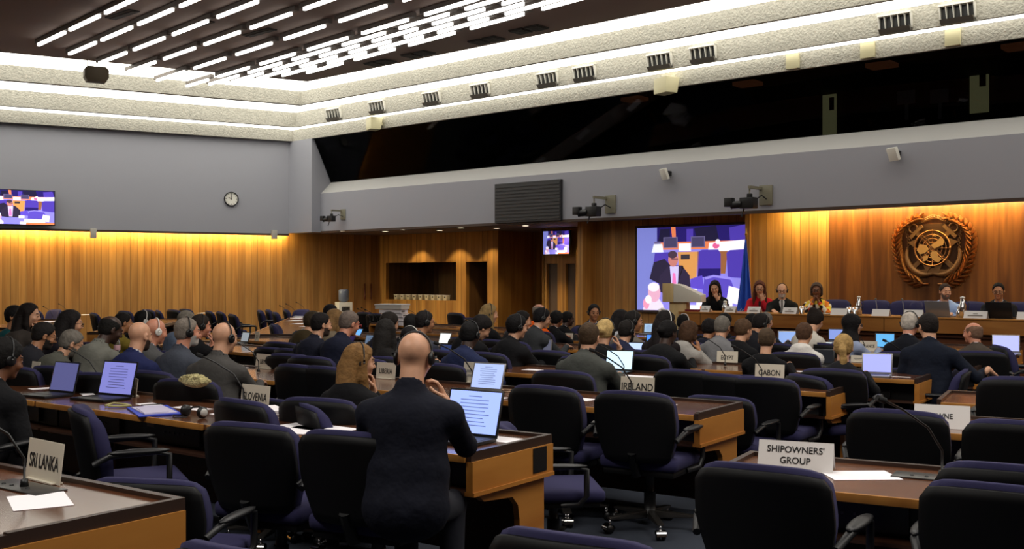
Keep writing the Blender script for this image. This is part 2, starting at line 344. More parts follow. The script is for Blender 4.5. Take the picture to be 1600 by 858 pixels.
# ---------------------------------------------------------------- ceiling lights
ET, NT = (.675, -.738), (.738, .675)        # the tubes' own direction, a few degrees off the wall's
tube_rows = [(6.97, -21.09, 9, 1.64), (7.71, -21.55, 10, 1.67), (8.50, -22.04, 10, 1.75), (9.31, -22.52, 10, 1.80), (10.2, -23.06, 10, 1.86), (11.02, -23.6, 10, 1.87)]
dense = [(11.29, -22.7), (11.53, -22.05), (11.77, -21.35), (12.0, -20.65), (12.23, -20.0)]
def Tw(n, s, z): return Vector((ET[0]*s+NT[0]*n, ET[1]*s+NT[1]*n, z))
M_tube = mat('tube light diffuser', (255, 252, 245), .4, emit=TUBE_E); M_house = mat('pale lamp channel', (112, 104, 98), .6)
def make_light():
    t = thing('ceiling_light', 'x', 'ceiling light')
    mb = MB(); mb.box(-.10, 1.56, -.03, .06, .02, .10); build('lamp_channel', mb, M_house, t)
    mb = MB(); pts = [(.06*math.cos(a)*-1 if 0 else (.06+(-.06)*math.sin(a)), .06*math.cos(a)) for a in [PI*k/6 for k in range(7)]]
    pts = [(.029-.029*math.sin(PI*k/6), .029*math.cos(PI*k/6)) for k in range(7)]+[(1.385+.029*math.sin(PI*k/6), -.029*math.cos(PI*k/6)) for k in range(7)]
    mb.prism(pts, -.03, .02, 'z'); build('diffuser', mb, M_tube, t)
    return remember(t)
L0 = make_light(); first = True
ordn = 'first second third fourth fifth sixth seventh eighth ninth tenth eleventh twelfth thirteenth fourteenth fifteenth sixteenth'.split()
def put_light(n, s, label, grp):
    global first
    o = L0 if first else copy_tree(L0); first = False
    o.location = Tw(n, s, ZC-.11); o.rotation_euler = (0, 0, math.atan2(ET[1], ET[0])); o['label'] = label; o['group'] = grp
for i, (n, s0, k, pt) in enumerate(tube_rows):
    for j in range(k):
        p = Tw(n, s0+pt*j, 0)
        if HOR-FPX*(ZC-CAMZ)/p.y < -40: continue
        put_light(n, s0+pt*j, 'tube light in the %s spaced row from the picture corner, %s from its far end' % (ordn[i], ordn[j]), 'tube lights in the spaced rows')
for i, (n, s0) in enumerate(dense):
    for j in range(8):
        p = Tw(n, s0+1.84*j, 0)
        if HOR-FPX*(ZC-CAMZ)/p.y < -40: continue
        put_light(n, s0+1.84*j, 'tube light in the crowded bank, %s row from the vents, %s from its far end' % (ordn[4-i], ordn[j]), 'tube lights in the crowded bank')
# ceiling vents
M_vent = mat('dark vent grille', (52, 46, 42), .6)
for i, (px, py) in enumerate(((594, 97), (653, 84), (760, 62), (826, 45))):
    fd = (HOR-py)/(ZC-CAMZ); X, Y = on(px, fd)
    t = thing('ceiling_vent', 'pair of dark square vent grilles in the ceiling, %s from the room corner' % ordn[i], 'vent', (X, Y, ZC), YR, 'vents beside the tube lights')
    for k in (-1, 1):
        mb = MB(); mb.box(k*.19-.16, k*.19+.16, -.17, .17, -.02, 0)
        for q in range(6): mb.box(k*.19-.15, k*.19+.15, -.15+q*.055, -.12+q*.055, -.035, -.02)
        build('vent_grille', mb, M_vent, t)
for i, (px, py) in enumerate(((191, 22), (308, 38), (405, 50))):
    fd = (HOR-py)/(ZC-CAMZ); X, Y = on(px, fd); mb = MB(); mb.box(-.42, .42, -.1, .1, -.02, 0); mb.box(-.4, .4, -.03, .03, -.03, -.02)
    tag(build('slot_vent', mb, mat('black slot vent', (34, 30, 28), .7), loc=(X, Y, ZC), yaw=YR), 'dark slot vent between the %s and %s rows of tube lights' % (ordn[i], ordn[i+1]), 'vent', 'slot vents between the lights')
# air grilles on the middle cove face
DG = CE_R+D2+.02
for i, (px, py) in enumerate(((523, 176), (591, 167), (676, 157), (752, 145), (857, 129), (915, 120), (1032, 97), (1100, 86), (1400, 23), (1497, 4))):
    s0 = Rs(px, DG); z = 5.70
    t = thing('air_grille', 'white slatted air grille on the plaster step, %s from the room corner' % ordn[i], 'air grille', Rw(s0, DG, z), YR, 'air grilles on the cove')
    mb = MB(); mb.box(-.27, .27, -.10, .0, .10, .13); mb.box(-.27, .27, -.03, .0, -.13, -.10); mb.prism([(-.10, .13), (0, .13), (0, -.13), (-.03, -.13)], -.27, -.25, 'x'); mb.prism([(-.10, .13), (0, .13), (0, -.13), (-.03, -.13)], .25, .27, 'x')
    mb.box(-.25, .25, -.012, -.002, -.1, .1, 1)
    for q in range(1, 5): mb.prism([(-.09, .1), (0, .1), (0, -.1), (-.03, -.1)], -.27+q*.108-.006, -.27+q*.108+.006, 'x')
    build('grille_frame', mb, [M_white, M_black], t)
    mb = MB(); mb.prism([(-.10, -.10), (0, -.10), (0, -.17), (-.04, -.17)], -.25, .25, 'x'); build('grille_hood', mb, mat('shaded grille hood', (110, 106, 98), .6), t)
# speakers on the lowest cove face
M_spk = mat('beige loudspeaker', (206, 198, 160), .5)
for i, (px, py, sz) in enumerate(((594, 192, .34), (1050, 133, .40))):
    s0 = Rs(px, DP); z = Rz(px, py, DP-.2)
    t = thing('wall_speaker', ['beige wedge loudspeaker on the cove edge near the grey corner pier', 'beige wedge loudspeaker on the cove edge above the white aerial panel'][i], 'loudspeaker', Rw(s0, DP-.18, z), YR-.35)
    mb = MB(); mb.prism([(-.16, -.15), (.10, -.15), (.16, .15), (-.16, .15)], -sz/2, sz/2, 'x'); build('speaker_box', mb, M_spk, t, bevel=.02)
    mb = MB(); mb.box(-.05, .05, .1, .22, -.03, .03); build('bracket', mb, M_spk, t)
for i, (px, py) in enumerate(((1240, 97), (1357, 77), (1490, 50))):
    s0 = Rs(px, DP-.01); mb = MB(); mb.box(-.12, .12, -.06, .0, -.13, .13)
    tag(build('flat_speaker', mb, M_spk, loc=Rw(s0, DP-.01, 5.39), yaw=YR, bevel=.01), 'flat beige speaker on the lowest plaster step, %s of three towards the picture edge' % ordn[i], 'loudspeaker', 'flat speakers on the cove')
X, Y = on(150, (HOR-117)/(5.9-CAMZ))
t = thing('hanging_speaker', 'brown box loudspeaker hanging under the ceiling edge on two wires', 'loudspeaker', (X, Y, 5.9), YL)
mb = MB(); mb.prism([(-.24, -.06), (-.18, -.16), (.18, -.16), (.24, -.06), (.24, .1), (.18, .16), (-.18, .16), (-.24, .1)], -.13, .13, 'y'); build('speaker_box', mb, mat('olive brown speaker', (92, 80, 60), .6), t, bevel=.01)
for k in (-.17, .17):
    mb = MB(); mb.tube([(k, 0, .14), (k, 0, .45)], .006, 6); build('wire', mb, M_black, t)

# ---------------------------------------------------------------- things on the grey walls
s0, z0 = Ls(361, GL), Lz(361, 311, GL)
t = thing('wall_clock', 'round white wall clock in a dark rim on the grey left wall', 'clock', Lw(s0, GL, z0), YL)
T = Matrix.Rotation(PI/2, 4, 'X')
mb = MB(); mb.lathe([(0, 0), (.185, 0), (.185, .05), (.165, .055), (.165, .03), (0, .03)], n=40, T=T); build('rim', mb, M_black, t)
mb = MB(); mb.lathe([(.164, .032), (0, .033)], n=40, T=T); build('dial', mb, M_white, t)
mb = MB()
for h in range(12):
    a = 2*PI*h/12; c, s = math.sin(a), math.cos(a); R = Matrix.Translation((c*.138, -.036, s*.138)) @ Matrix.Rotation(a, 4, 'Y'); mb.cb((0, 0, 0), (.012, .003, .03), 0, R)
build('hour_marks', mb, M_black, t)
for nm, ang, ln in (('hour_hand', math.radians(300), .085), ('minute_hand', math.radians(-4), .13)):
    mb = MB(); R = Matrix.Rotation(ang, 4, 'Y'); mb.box(-.007, .007, -.042, -.038, -.02, ln, 0, R); build(nm, mb, M_black, t)

PICM = {}
def pm(c):
    if c not in PICM: PICM[c] = mat('picture colour %d %d %d' % c, c, .4, emit=SCREEN_E, spec=.1)
    return PICM[c]
def blob(cx, cy, rx, ry, n=18, rot=0):
    return [(cx+rx*math.cos(2*PI*k/n)*math.cos(rot)-ry*math.sin(2*PI*k/n)*math.sin(rot), cy+rx*math.cos(2*PI*k/n)*math.sin(rot)+ry*math.sin(2*PI*k/n)*math.cos(rot)) for k in range(n)]
def picture(W, H, shapes, parent, name='picture', y=-.002):
    """flat luminous picture: polygons in 0..1 coordinates (u right, v down), later ones a hair in front"""
    mb = MB(); cols = []
    for i, (c, poly) in enumerate(shapes):
        if c not in cols: cols.append(c)
        pts = [((min(max(u, 0), 1)-.5)*W, y-i*.00012, (.5-min(max(v, 0), 1))*H) for u, v in poly]
        mb.add(pts, [tuple(range(len(pts)))], cols.index(c))
    return build(name, mb, [pm(c) for c in cols], parent)
def rc(u0, v0, u1, v1): return [(u0, v0), (u1, v0), (u1, v1), (u0, v1)]
def hall_picture():
    V, DV, LV, O, Wt, Bk, Sk, G = (78, 60, 170), (40, 30, 104), (140, 132, 226), (232, 128, 84), (250, 244, 255), (34, 30, 58), (196, 124, 116), (104, 96, 140)
    S = [(LV, rc(0, 0, 1, 1)), ((122, 128, 205), [(0, 0), (.2, 0), (.19, .3), (.14, 1), (0, 1)]),
         (DV, rc(.19, 0, 1, .26)), (O, [(.32, 0), (.36, 0), (.365, .12), (.33, .12)]), (Bk, [(.22, .02), (.31, .02), (.31, .15), (.2, .18)]),
         (V, rc(.46, .03, .52, .2)), (Bk, [(.53, .02), (.72, .0), (.75, .2), (.56, .22)]), (V, [(.83, .03), (.97, .0), (1, .18), (.84, .18)]),
         (O, rc(.2, .18, 1, .27)), (Wt, [(.66, .2), (1, .17), (1, .3), (.65, .3)]), ((236, 240, 255), [(.16, .2), (.24, .2), (.25, .3), (.14, .3)]), (G, rc(.165, .17, .225, .2)),
         (G, rc(.25, .12, .38, .25)), ((72, 66, 100), rc(.26, .13, .37, .24)), (Wt, rc(.39, .20, .5, .29)), (G, rc(.5, .12, .625, .25)), ((72, 66, 100), rc(.51, .13, .615, .24)),
         ((226, 96, 150), blob(.72, .235, .03, .035)), (Wt, blob(.735, .19, .02, .03)),
         ((214, 150, 84), [(.38, .3), (.56, .3), (.55, .62), (.4, .62)]), ((60, 52, 60), rc(.41, .33, .49, .39)), ((150, 96, 60), [(.56, .3), (.82, .3), (.8, .56), (.56, .56)]),
         (V, [(.17, .31), (.3, .3), (.31, .5), (.15, .52)]), (V, [(.57, .3), (.6, .28), (.74, .28), (.76, .33), (.76, .6), (.56, .6)]), (DV, [(.57, .5), (.76, .5), (.75, .6), (.56, .6)]),
         (V, [(.81, .32), (.84, .29), (1, .28), (1, .62), (.82, .6)]), ((96, 76, 200), [(.5, .62), (.6, .58), (.62, .75), (.49, .72)]),
         ((92, 76, 190), [(.62, .6), (.7, .575), (.84, .6), (.87, .72), (.85, .86), (.6, .86)]), ((150, 138, 236), [(.62, .6), (.7, .575), (.84, .6), (.87, .66), (.84, .63), (.7, .6), (.63, .63)]),
         ((44, 38, 60), [(.12, .62), (.16, .42), (.26, .38), (.33, .48), (.24, .7)]),
         ((50, 42, 66), [(.2, .78), (.22, .58), (.3, .46), (.42, .46), (.49, .58), (.5, .80), (.3, .8)]), ((206, 196, 250), [(.31, .47), (.39, .47), (.38, .78), (.33, .78)]), ((236, 120, 186), [(.335, .55), (.36, .55), (.375, .76), (.33, .76)]),
         (Sk, blob(.34, .39, .045, .085)), ((74, 56, 70), blob(.335, .33, .042, .045)), ((90, 60, 80), rc(.325, .375, .385, .39)),
         (Wt, rc(.47, .74, .555, .82)), (Wt, [(.83, .70), (.93, .74), (.92, .92), (.81, .88)]), (Wt, rc(.55, .84, .86, .95)), (O, rc(.5, .94, 1, 1)), (Wt, rc(.49, .93, .58, 1)),
         ((226, 216, 246), [(.06, .98), (.1, .84), (.2, .84), (.25, .94), (.25, 1), (.06, 1)]), ((224, 170, 196), blob(.165, .79, .058, .115)), ((240, 232, 248), blob(.16, .72, .055, .055)), ((236, 150, 180), blob(.09, .92, .03, .07)), (Wt, blob(.11, .87, .03, .05))]
    return S
def tv(name, label, loc, yaw, W, H, shapes, tilt=0.):
    t = thing(name, label, 'screen', loc, yaw); T = Matrix.Rotation(tilt, 4, 'X'); t.rotation_euler = (tilt, 0, yaw)
    mb = MB(); mb.cb((0, .035, 0), (W+.04, .06, H+.04)); build('casing', mb, M_black, t, bevel=.008)
    picture(W, H, shapes, t); mb = MB(); mb.box(-.1, .1, .06, .16, -.1, .1); build('bracket', mb, M_black, t)
    return t
sat = [(tuple(int(v) for v in c), p) for c, p in hall_picture()]
x0 = Ls(-22, GL-.16); x1 = Ls(85, GL-.16); zt, zb = Lz(40, 298, GL-.16), Lz(40, 350.5, GL-.16)
tv('wall_screen', 'television on the grey left wall showing delegates in the hall', Lw((x0+x1)/2, GL-.16, (zt+zb)/2), YL, x1-x0, zt-zb, sat)
D = DA-.25; x0, x1, zt, zb = Rs(849, D), Rs(889, D), Rz(868, 361, D), Rz(868, 397, D)
tv('wall_screen', 'small television above the pair of brown door panels', Rw((x0+x1)/2, D, (zt+zb)/2), YR, x1-x0, zt-zb, sat)
D = DS-.10; x0, x1, zt, zb = Rs(995.5, D), Rs(1171, D), Rz(996, 357, D), Rz(996, 484, D)
t = thing('projection_screen', 'large projection screen showing a man in a suit at a desk', 'projection screen', Rw((x0+x1)/2, D, (zt+zb)/2), YR)
mb = MB(); W, H = x1-x0, zt-zb; mb.cb((0, .02, 0), (W+.1, .03, H+.1)); build('frame', mb, M_brown, t)
picture(W, H, hall_picture(), t)
# ventilation board, cameras, aerials on the band
D = DBAND-.07; x0, x1, zt, zb = Rs(773, D), Rs(876, D), Rz(824, 284, D), Rz(824, 346.5, D)
t = thing('display_board', 'large black louvred display board mounted on the grey band', 'display board', Rw((x0+x1)/2, D, (zt+zb)/2), YR)
W, H = x1-x0, zt-zb; mb = MB(); mb.cb((0, .035, 0), (W, .07, H)); build('casing', mb, mat('charcoal board', (30, 30, 32), .5), t)
mb = MB()
for k in range(11): mb.box(-W/2+.02, W/2-.02, -.012, 0, -H/2+.04+k*(H-.06)/11, -H/2+.04+k*(H-.06)/11+.045)
build('louvres', mb, mat('charcoal louvre', (38, 38, 40), .45), t)
M_khaki = mat('khaki wall plate', (120, 116, 98), .6)
for i, (px, py, k) in enumerate(((521, 337, .75), (935, 322, 1.), (1176, 308, 1.))):
    s0 = Rs(px+12, DBAND); z = Rz(px, py, DBAND)
    t = thing('robotic_camera', 'black pan and tilt camera on a khaki bracket, %s' % ('near the grey corner pier', 'next to the display board', 'above the projection screen')[i], 'camera', Rw(s0, DBAND, z), YR); t.scale = (k, k, k)
    mb = MB(); mb.cb((.12, -.015, .02), (.26, .03, .36)); build('wall_plate', mb, M_khaki, t, bevel=.006)
    mb = MB(); mb.box(.0, .05, -.45, -.03, .12, .17); mb.tube([(.02, -.43, .14), (.02, -.43, .0)], .014); build('arm', mb, M_khaki, t)
    mb = MB(); mb.cb((.02, -.43, -.02), (.08, .08, .1)); mb.cb((.0, -.43, -.14), (.28, .18, .2)); build('pan_head', mb, M_black, t, bevel=.015)
    mb = MB(); mb.tube([(-.12, -.47, -.16), (-.3, -.52, -.17)], .07, 12); mb.cb((-.33, -.53, -.12), (.16, .12, .16)); build('camera_body', mb, M_black, t, bevel=.01)
    mb = MB(); mb.tube([(.1, -.4, -.1), (.16, -.25, .0), (.14, -.04, -.05)], .012); mb.tube([(-.08, -.45, -.24), (-.12, -.47, -.38)], .014); build('cable', mb, M_black, t)
for i, (px, py) in enumerate(((1038, 272), (1396, 241))):
    z = Rz(px, py, DBAND-.15)
    t = thing('aerial_panel', ['white aerial panel on the grey band between the two robotic cameras', 'white aerial panel on the grey band above the emblem wall'][i], 'aerial', Rw(Rs(px, DBAND-.15), DBAND-.15, z), YR)
    mb = MB(); T = Matrix.Rotation(-.5, 4, 'Z') @ Matrix.Rotation(.35, 4, 'X'); mb.box(-.11, .11, -.03, .03, -.11, .11, 0, T); build('panel', mb, M_white, t, bevel=.008)
    mb = MB(); mb.box(.02, .07, .02, .15, -.03, .06); build('bracket', mb, M_black, t)
for i, (px, py) in enumerate(((145, 364), (427, 366))):
    D = GL+.02
    mb = MB(); mb.box(-.07, .07, -.14, -.02, -.13, .1); tag(build('small_speaker', mb, mat('pale grey speaker', (176, 170, 160), .5), loc=Lw(Ls(px, D), D, Lz(px, py, D)), yaw=YL, bevel=.01), ['small pale speaker under the grey wall beside the television', 'small pale speaker under the grey wall near the corner'][i], 'loudspeaker')
# exit signs
M_green = mat('green sign face', (60, 110, 60), .4, emit=.35); M_sw = mat('white sign symbol', (225, 235, 210), .4, emit=.6)
for i, (px, py, D) in enumerate(((810, 377.5, 21.1), (937, 370, DA-.02))):
    t = thing('exit_sign', ['green exit sign with running figure in the dark recess', 'green exit sign with running figure beside the small television'][i], 'exit sign', Rw(Rs(px, D), D, Rz(px, py, D)), YR)
    mb = MB(); mb.cb((0, 0, 0), (.37, .04, .17)); build('sign_box', mb, M_green, t, bevel=.004)
    mb = MB()
    mb.cb((-.0, -.023, 0), (.09, .004, .13)); mb.cb((-.12, -.023, .03), (.1, .004, .02)); mb.cb((-.12, -.023, -.02), (.1, .004, .02))
    mb.prism([(.12, -.06), (.14, -.06), (.14, .02), (.165, .02), (.13, .065), (.095, .02), (.12, .02)], -.025, -.021, 'y'); build('symbol', mb, M_sw, t)
    mb = MB(); mb.ell((.01, -.027, .045), (.012, .002, .012)); mb.cb((0, -.027, .01), (.025, .003, .045)); mb.cb((-.015, -.027, -.03), (.012, .003, .04)); mb.cb((.02, -.027, -.03), (.012, .003, .04)); build('running_figure', mb, M_green, t)
# downlights
for i, (px, py) in enumerate(((537, 361), (602, 361.5), (628, 359), (687, 359.8), (720, 356), (776, 356.5), (821, 352.5), (946, 350.5))):
    fd = (HOR-py)/(ZB0-.02-CAMZ); X, Y = on(px, fd)
    t = thing('downlight', 'round downlight in the low soffit, %s from the left' % ordn[i], 'downlight', (X, Y, ZB0-.02), 0, 'downlights in the low soffit')
    mb = MB(); mb.lathe([(0, -.004), (.075, -.004), (.085, -.008), (.1, -.006), (.1, .0)], n=20); build('trim_ring', mb, M_white, t)
    mb = MB(); mb.lathe([(.074, -.006), (0, -.0062)], n=20); build('lens', mb, mat('downlight lens', (255, 240, 205), .4, emit=4.0), t)
    la = bpy.data.lights.new('downlight_lamp', 'SPOT'); la.energy = DOWN_W; la.spot_size = math.radians(105); la.spot_blend = .5; la.color = (1, .78, .5); la.shadow_soft_size = .06
    lo = bpy.data.objects.new('downlight_lamp', la); COL.objects.link(lo); lo.parent = t; lo.location = (0, 0, -.03)
for i, px in enumerate((640, 700, 752, 880, 930)):
    la = bpy.data.lights.new('wall_wash_lamp', 'SPOT'); la.energy = DOWN_W*.9; la.spot_size = math.radians(95); la.spot_blend = .35; la.color = (1, .78, .48); la.shadow_soft_size = .05
    lo = bpy.data.objects.new('wall_wash_lamp', la); COL.objects.link(lo); lo.location = Rw(Rs(px, DA-.45), DA-.45, ZB0-.04)
# door pulls on the left boards, servery tubs
for i, px in enumerate((569, 579)):
    mb = MB(); mb.tube([(0, -.05, -.22), (0, -.05, .22)], .02); mb.tube([(0, 0, .18), (0, -.05, .18)], .012); mb.tube([(0, 0, -.18), (0, -.05, -.18)], .012)
    tag(build('door_pull', mb, mat('reddish brown pull', (110, 54, 34), .4), loc=Lw(Ls(px, WL), WL-.002, 1.25), yaw=YL), 'brown door pull on the boards, %s servery' % ('farther from the', 'nearer to the')[i], 'door pull')
M_tub = mat('pale plastic tub', (214, 208, 180), .5)
nt_ = 9
for i in range(nt_):
    px = 621+i*9.6; D = DA+.16; big = i in (0, 5)
    t = thing('storage_tub', 'white tub on the servery counter, %s from the counter end by the door pulls' % ordn[i], 'tub', Rw(Rs(px, D), D, sv[2]), YR, 'tubs on the servery counter')
    mb = MB(); mb.prism([(-.055, 0), (.055, 0), (.066, .13), (-.066, .13)], -.07, .07, 'y'); build('tub_body', mb, M_tub, t, bevel=.006)
    mb = MB(); mb.cb((0, 0, .136), (.145, .155, .015)); build('lid', mb, M_white, t, bevel=.004)
    mb = MB(); mb.cb((0, -.071, .085), (.05, .003, .03)); build('label_patch', mb, M_black, t)
mb = MB()
for k in range(6): mb.cb((random.uniform(-.03, .03), random.uniform(-.01, .01), .016+k*.03), (.15, .07, .03), 0, Matrix.Rotation(random.uniform(-.2, .2), 4, 'Z'))
tag(build('paper_heap', mb, M_white, loc=Rw(Rs(610, DA+.27), DA+.27, sv[2]), yaw=YR), 'loose heap of white papers at the end of the servery counter', 'papers')
# ---------------------------------------------------------------- emblem on the podium wall
D = DE; s0 = Rs(1460, D); zc = Rz(1460, 388, D)
t = thing('emblem', 'large gilded round emblem with laurel wreath, anchors and world map', 'emblem', Rw(s0, D, zc), YR)
M_gold = mat('aged gilt metal', (186, 126, 74), .28, metal=.75, bump=.25, bscale=20); M_gold2 = mat('dull bronze', (150, 106, 62), .45, metal=.4, bump=.3, bscale=25)
def leaf(mb, cx, cz, ang, ln, wd, y0, m=0):
    pts = []
    for k in range(9): u = k/8; pts.append((u*ln, wd*math.sin(PI*u)**.8))
    ca, sa_ = math.cos(ang), math.sin(ang)
    n = len(pts); vs = []
    for sgn in (1, -1):
        for u, w_ in pts: vs.append((cx+u*ca-sgn*w_*sa_, y0-.02, cz+u*sa_+sgn*w_*ca))
    mid = [(cx+u*ca, y0-.055-.03*math.sin(PI*u/ln), cz+u*sa_) for u, w_ in pts]
    vs += mid; fs = []
    for k in range(n-1): fs += [(k, k+1, 2*n+k+1, 2*n+k), (n+k+1, n+k, 2*n+k, 2*n+k+1)]
    o = len(vs); vs += [(p[0], y0+.0, p[2]) for p in vs[:2*n]]
    for k in range(n-1): fs += [(k, o+k, o+k+1, k+1), (n+k, n+k+1, o+n+k+1, o+n+k)]
    mb.add(vs, fs, m, False)
for sgn in (-1, 1):
    mb = MB(); pts = []
    for k in range(19):
        a = -PI/2+sgn*(.12+2.45*k/18); rr = .62+.03*math.sin(k*.6); cx, cz = rr*1.0*math.cos(a), rr*.96*math.sin(a)
        pts.append((cx, -.05, cz)); tang = a+sgn*PI/2
        if k > 0: leaf(mb, cx, cz, tang+.55*sgn, .24-.004*k, .034, -.05); leaf(mb, cx, cz, tang-.5*sgn, .2-.004*k, .03, -.03)
    leaf(mb, pts[-1][0], pts[-1][2], -PI/2+sgn*2.57+sgn*PI/2, .2, .03, -.03)
    mb.tube(pts, [.018-.0006*k for k in range(19)], 8); build('laurel_branch', mb, M_gold, t)
mb = MB()
for rr in (.29, .225, .16, .095, .04): mb.tube([(rr*math.cos(2*PI*k/40), -.10, rr*math.sin(2*PI*k/40)) for k in range(41)], .0065 if rr < .29 else .014, 6)
for k in range(4):
    a = PI*k/4; mb.tube([(.31*math.cos(a), -.1, .31*math.sin(a)), (-.31*math.cos(a), -.1, -.31*math.sin(a))], .005, 6)
build('globe_grid', mb, M_gold, t)
mb = MB()
for poly in ([(-.02, .05), (.06, .1), (.14, .17), (.2, .12), (.18, .05), (.1, .02), (.04, -.01)], [(-.2, .07), (-.1, .05), (-.05, -.02), (-.12, -.08), (-.2, -.1), (-.25, -.03)],
             [(.0, -.05), (.08, -.06), (.1, -.14), (.16, -.18), (.1, -.24), (.02, -.2), (-.03, -.12)], [(-.14, -.13), (-.06, -.12), (-.08, -.2), (-.15, -.22)], [(.0, .2), (.06, .19), (.03, .24)]):
    mb.prism([(x, z) for x, z in poly], -.112, -.098, 'y')
build('continents', mb, mat('bright gilt', (240, 180, 104), .4, metal=.4), t)
for sgn in (-1, 1):
    mb = MB(); T = Matrix.Rotation(sgn*math.radians(45), 4, 'Y')
    mb.box(-.035, .035, -.08, -.04, -.5, .40, 0, T)
    mb.box(-.14, .14, -.085, -.045, .36, .42, 0, T)
    mb.tube([T @ Vector((.07*math.cos(2*PI*k/16), -.06, .47+.07*math.sin(2*PI*k/16))) for k in range(17)], .018, 6)
    arc_ = [(.30*math.sin(a), -.06, -.22-.26*math.cos(a)) for a in [math.radians(-78+156*k/14) for k in range(15)]]
    mb.tube([T @ Vector(p) for p in arc_], [.02+.03*math.sin(PI*k/14) for k in range(15)], 6)
    for q in (-1, 1): mb.prism([(q*.23, -.2), (q*.29, -.06), (q*.36, -.22)], -.09, -.04, 'y', 0, T)
    build('anchor', mb, M_gold2, t)
mb = MB()
for k in range(24):
    u = -1+2*k/23; x = u*.40; z = .48+.05*math.cos(u*PI*1.5)
    mb.tube([(x+.026*math.cos(2*PI*j/10), -.05, z+.018*math.sin(2*PI*j/10)) for j in range(11)], .009, 5)
for sgn in (-1, 1):
    for k in range(12):
        x = sgn*(.43+.02*math.sin(k)); z = .42-k*.07
        mb.tube([(x+.018*math.cos(2*PI*j/10), -.05, z+.03*math.sin(2*PI*j/10)) for j in range(11)], .009, 5)
build('anchor_chain', mb, M_gold2, t)
mb = MB(); mb.prism([(-.36, -.40), (-.2, -.47), (0, -.43), (.2, -.47), (.36, -.40), (.38, -.3), (.2, -.36), (0, -.33), (-.2, -.36), (-.38, -.3)], -.08, -.03, 'y'); build('scroll_ribbon', mb, M_gold2, t)
mb = MB(); mb.prism([(.46*math.cos(2*PI*k/8+PI/8), .46*math.sin(2*PI*k/8+PI/8)*.95) for k in range(8)], -.03, -.0, 'y'); build('backing_plate', mb, mat('dark bronze', (86, 56, 32), .5, metal=.5), t)

# ---------------------------------------------------------------- podium platform and counter
PZ = .28; CH = 1.055; DC = CE_R-.11; sP0 = Rs(1062, DC)
mb = MB(); mb.box(sP0-2.2, SEND, DC-.05, DBAND+.36, 0, PZ)
tag(build('floor_podium', mb, mat('dark podium carpet', (40, 42, 56), .95)), kind='structure').rotation_euler = (0, 0, YR)
M_deskwood = wood('counter oak', (196, 134, 66), (160, 98, 42), .35, pitch=3.1, groove=.004, grain=(.15, 1, 1), gscale=5, coat=.3)
M_deskdark = wood('dark walnut', (116, 66, 36), (82, 42, 22), .4, grain=(.2, 1, 1), gscale=5)
t = thing('podium_counter', 'long raised oak podium counter with darker panelled front', 'counter', Rw(0, DC, 0), YR)
mb = MB(); mb.box(sP0, SEND-.2, 0, .06, CH-.22, CH-.02); build('fascia_board', mb, M_deskwood, t)
mb = MB(); mb.box(sP0-.02, SEND-.2, -.015, .72, CH-.02, CH+.0); build('top', mb, M_oak, t, bevel=.004)
mb = MB(); mb.box(sP0+.1, SEND-.2, .14, .2, PZ, CH-.22); mb.box(sP0+.1, SEND-.2, .08, .14, CH-.28, CH-.235); build('front_panel', mb, M_deskdark, t)
mb = MB(); mb.box(sP0+.02, sP0+.07, .06, .7, PZ, CH-.02); build('end_panel', mb, M_oak, t)
# lectern
D = DC+.2; s0 = Rs(1066, D); t = thing('lectern', 'pale wooden lectern with slanted top left of the podium counter', 'lectern', Rw(s0, D, PZ), YR+.35); t.scale = (.86, .86, 1)
M_pale = wood('pale maple', (236, 208, 150), (220, 188, 128), .4, grain=(1, 1, .2)); M_pw = mat('pale laminate', (232, 226, 210), .4)
mb = MB(); mb.prism([(-.25, .93), (.25, .93), (.25, 1.12), (-.25, 1.25)][::-1], -.34, -.12, 'x'); build('top_side', mb, M_pale, t, bevel=.006)
mb = MB(); mb.prism([(-.34, .93), (.34, .93), (.34, 1.08), (-.16, 1.24), (-.34, 1.24)][::-1] if 0 else [(-.12, .93), (.42, .93), (.42, 1.05), (.0, 1.22), (-.12, 1.24)], -.25, .25, 'y'); build('reading_desk', mb, M_pw, t, bevel=.006)
mb = MB(); mb.box(-.22, .12, -.17, .17, .04, .93); build('column', mb, M_pale, t, bevel=.01)
mb = MB(); mb.box(-.3, .25, -.26, .26, 0, .04); build('foot', mb, M_pale, t, bevel=.006)
mb = MB(); mb.tube([(-.1, .05, 1.24), (-.06, .08, 1.38), (.0, .02, 1.5)], .007); mb.ell((.0, .02, 1.52), (.018, .018, .03)); build('gooseneck_microphone', mb, M_black, t)
# flag
D = DC+1.5; s0 = Rs(1166, D); z1 = Rz(1166, 362, D)
t = thing('flag', 'blue flag with white wreath hanging from a pole beside the screen', 'flag', Rw(s0, D, PZ), YR)
mb = MB(); mb.tube([(0, 0, 0), (0, 0, z1-PZ-.1)], .014, 10); build('pole', mb, mat('brass', (200, 156, 70), .3, metal=.8), t)
mb = MB(); mb.lathe([(0, z1-PZ+.07), (.012, z1-PZ), (.03, z1-PZ-.05), (.012, z1-PZ-.08), (.02, z1-PZ-.1), (0, z1-PZ-.11)]); build('finial', mb, mat('brass', (200, 156, 70)), t)
mb = MB(); mb.lathe([(0, .04), (.02, .04), (.16, .015), (.17, 0), (0, 0)]); build('foot', mb, M_black, t)
rows_ = 22; cols_ = 28; vs = []
for i in range(rows_):
    v = i/(rows_-1); z = (z1-PZ-.14)*(1-v)+.12*v; wd = .03+.44*min(1, v*1.15)**1.1
    for j in range(cols_):
        u = j/(cols_-1); vs.append(((u-.55)*wd, .035*math.sin(u*16+v*1.5)*min(1, v*3)-.02, z+.01*math.sin(u*9)))
fs = [(i*cols_+j, i*cols_+j+1, (i+1)*cols_+j+1, (i+1)*cols_+j) for i in range(rows_-1) for j in range(cols_-1)]
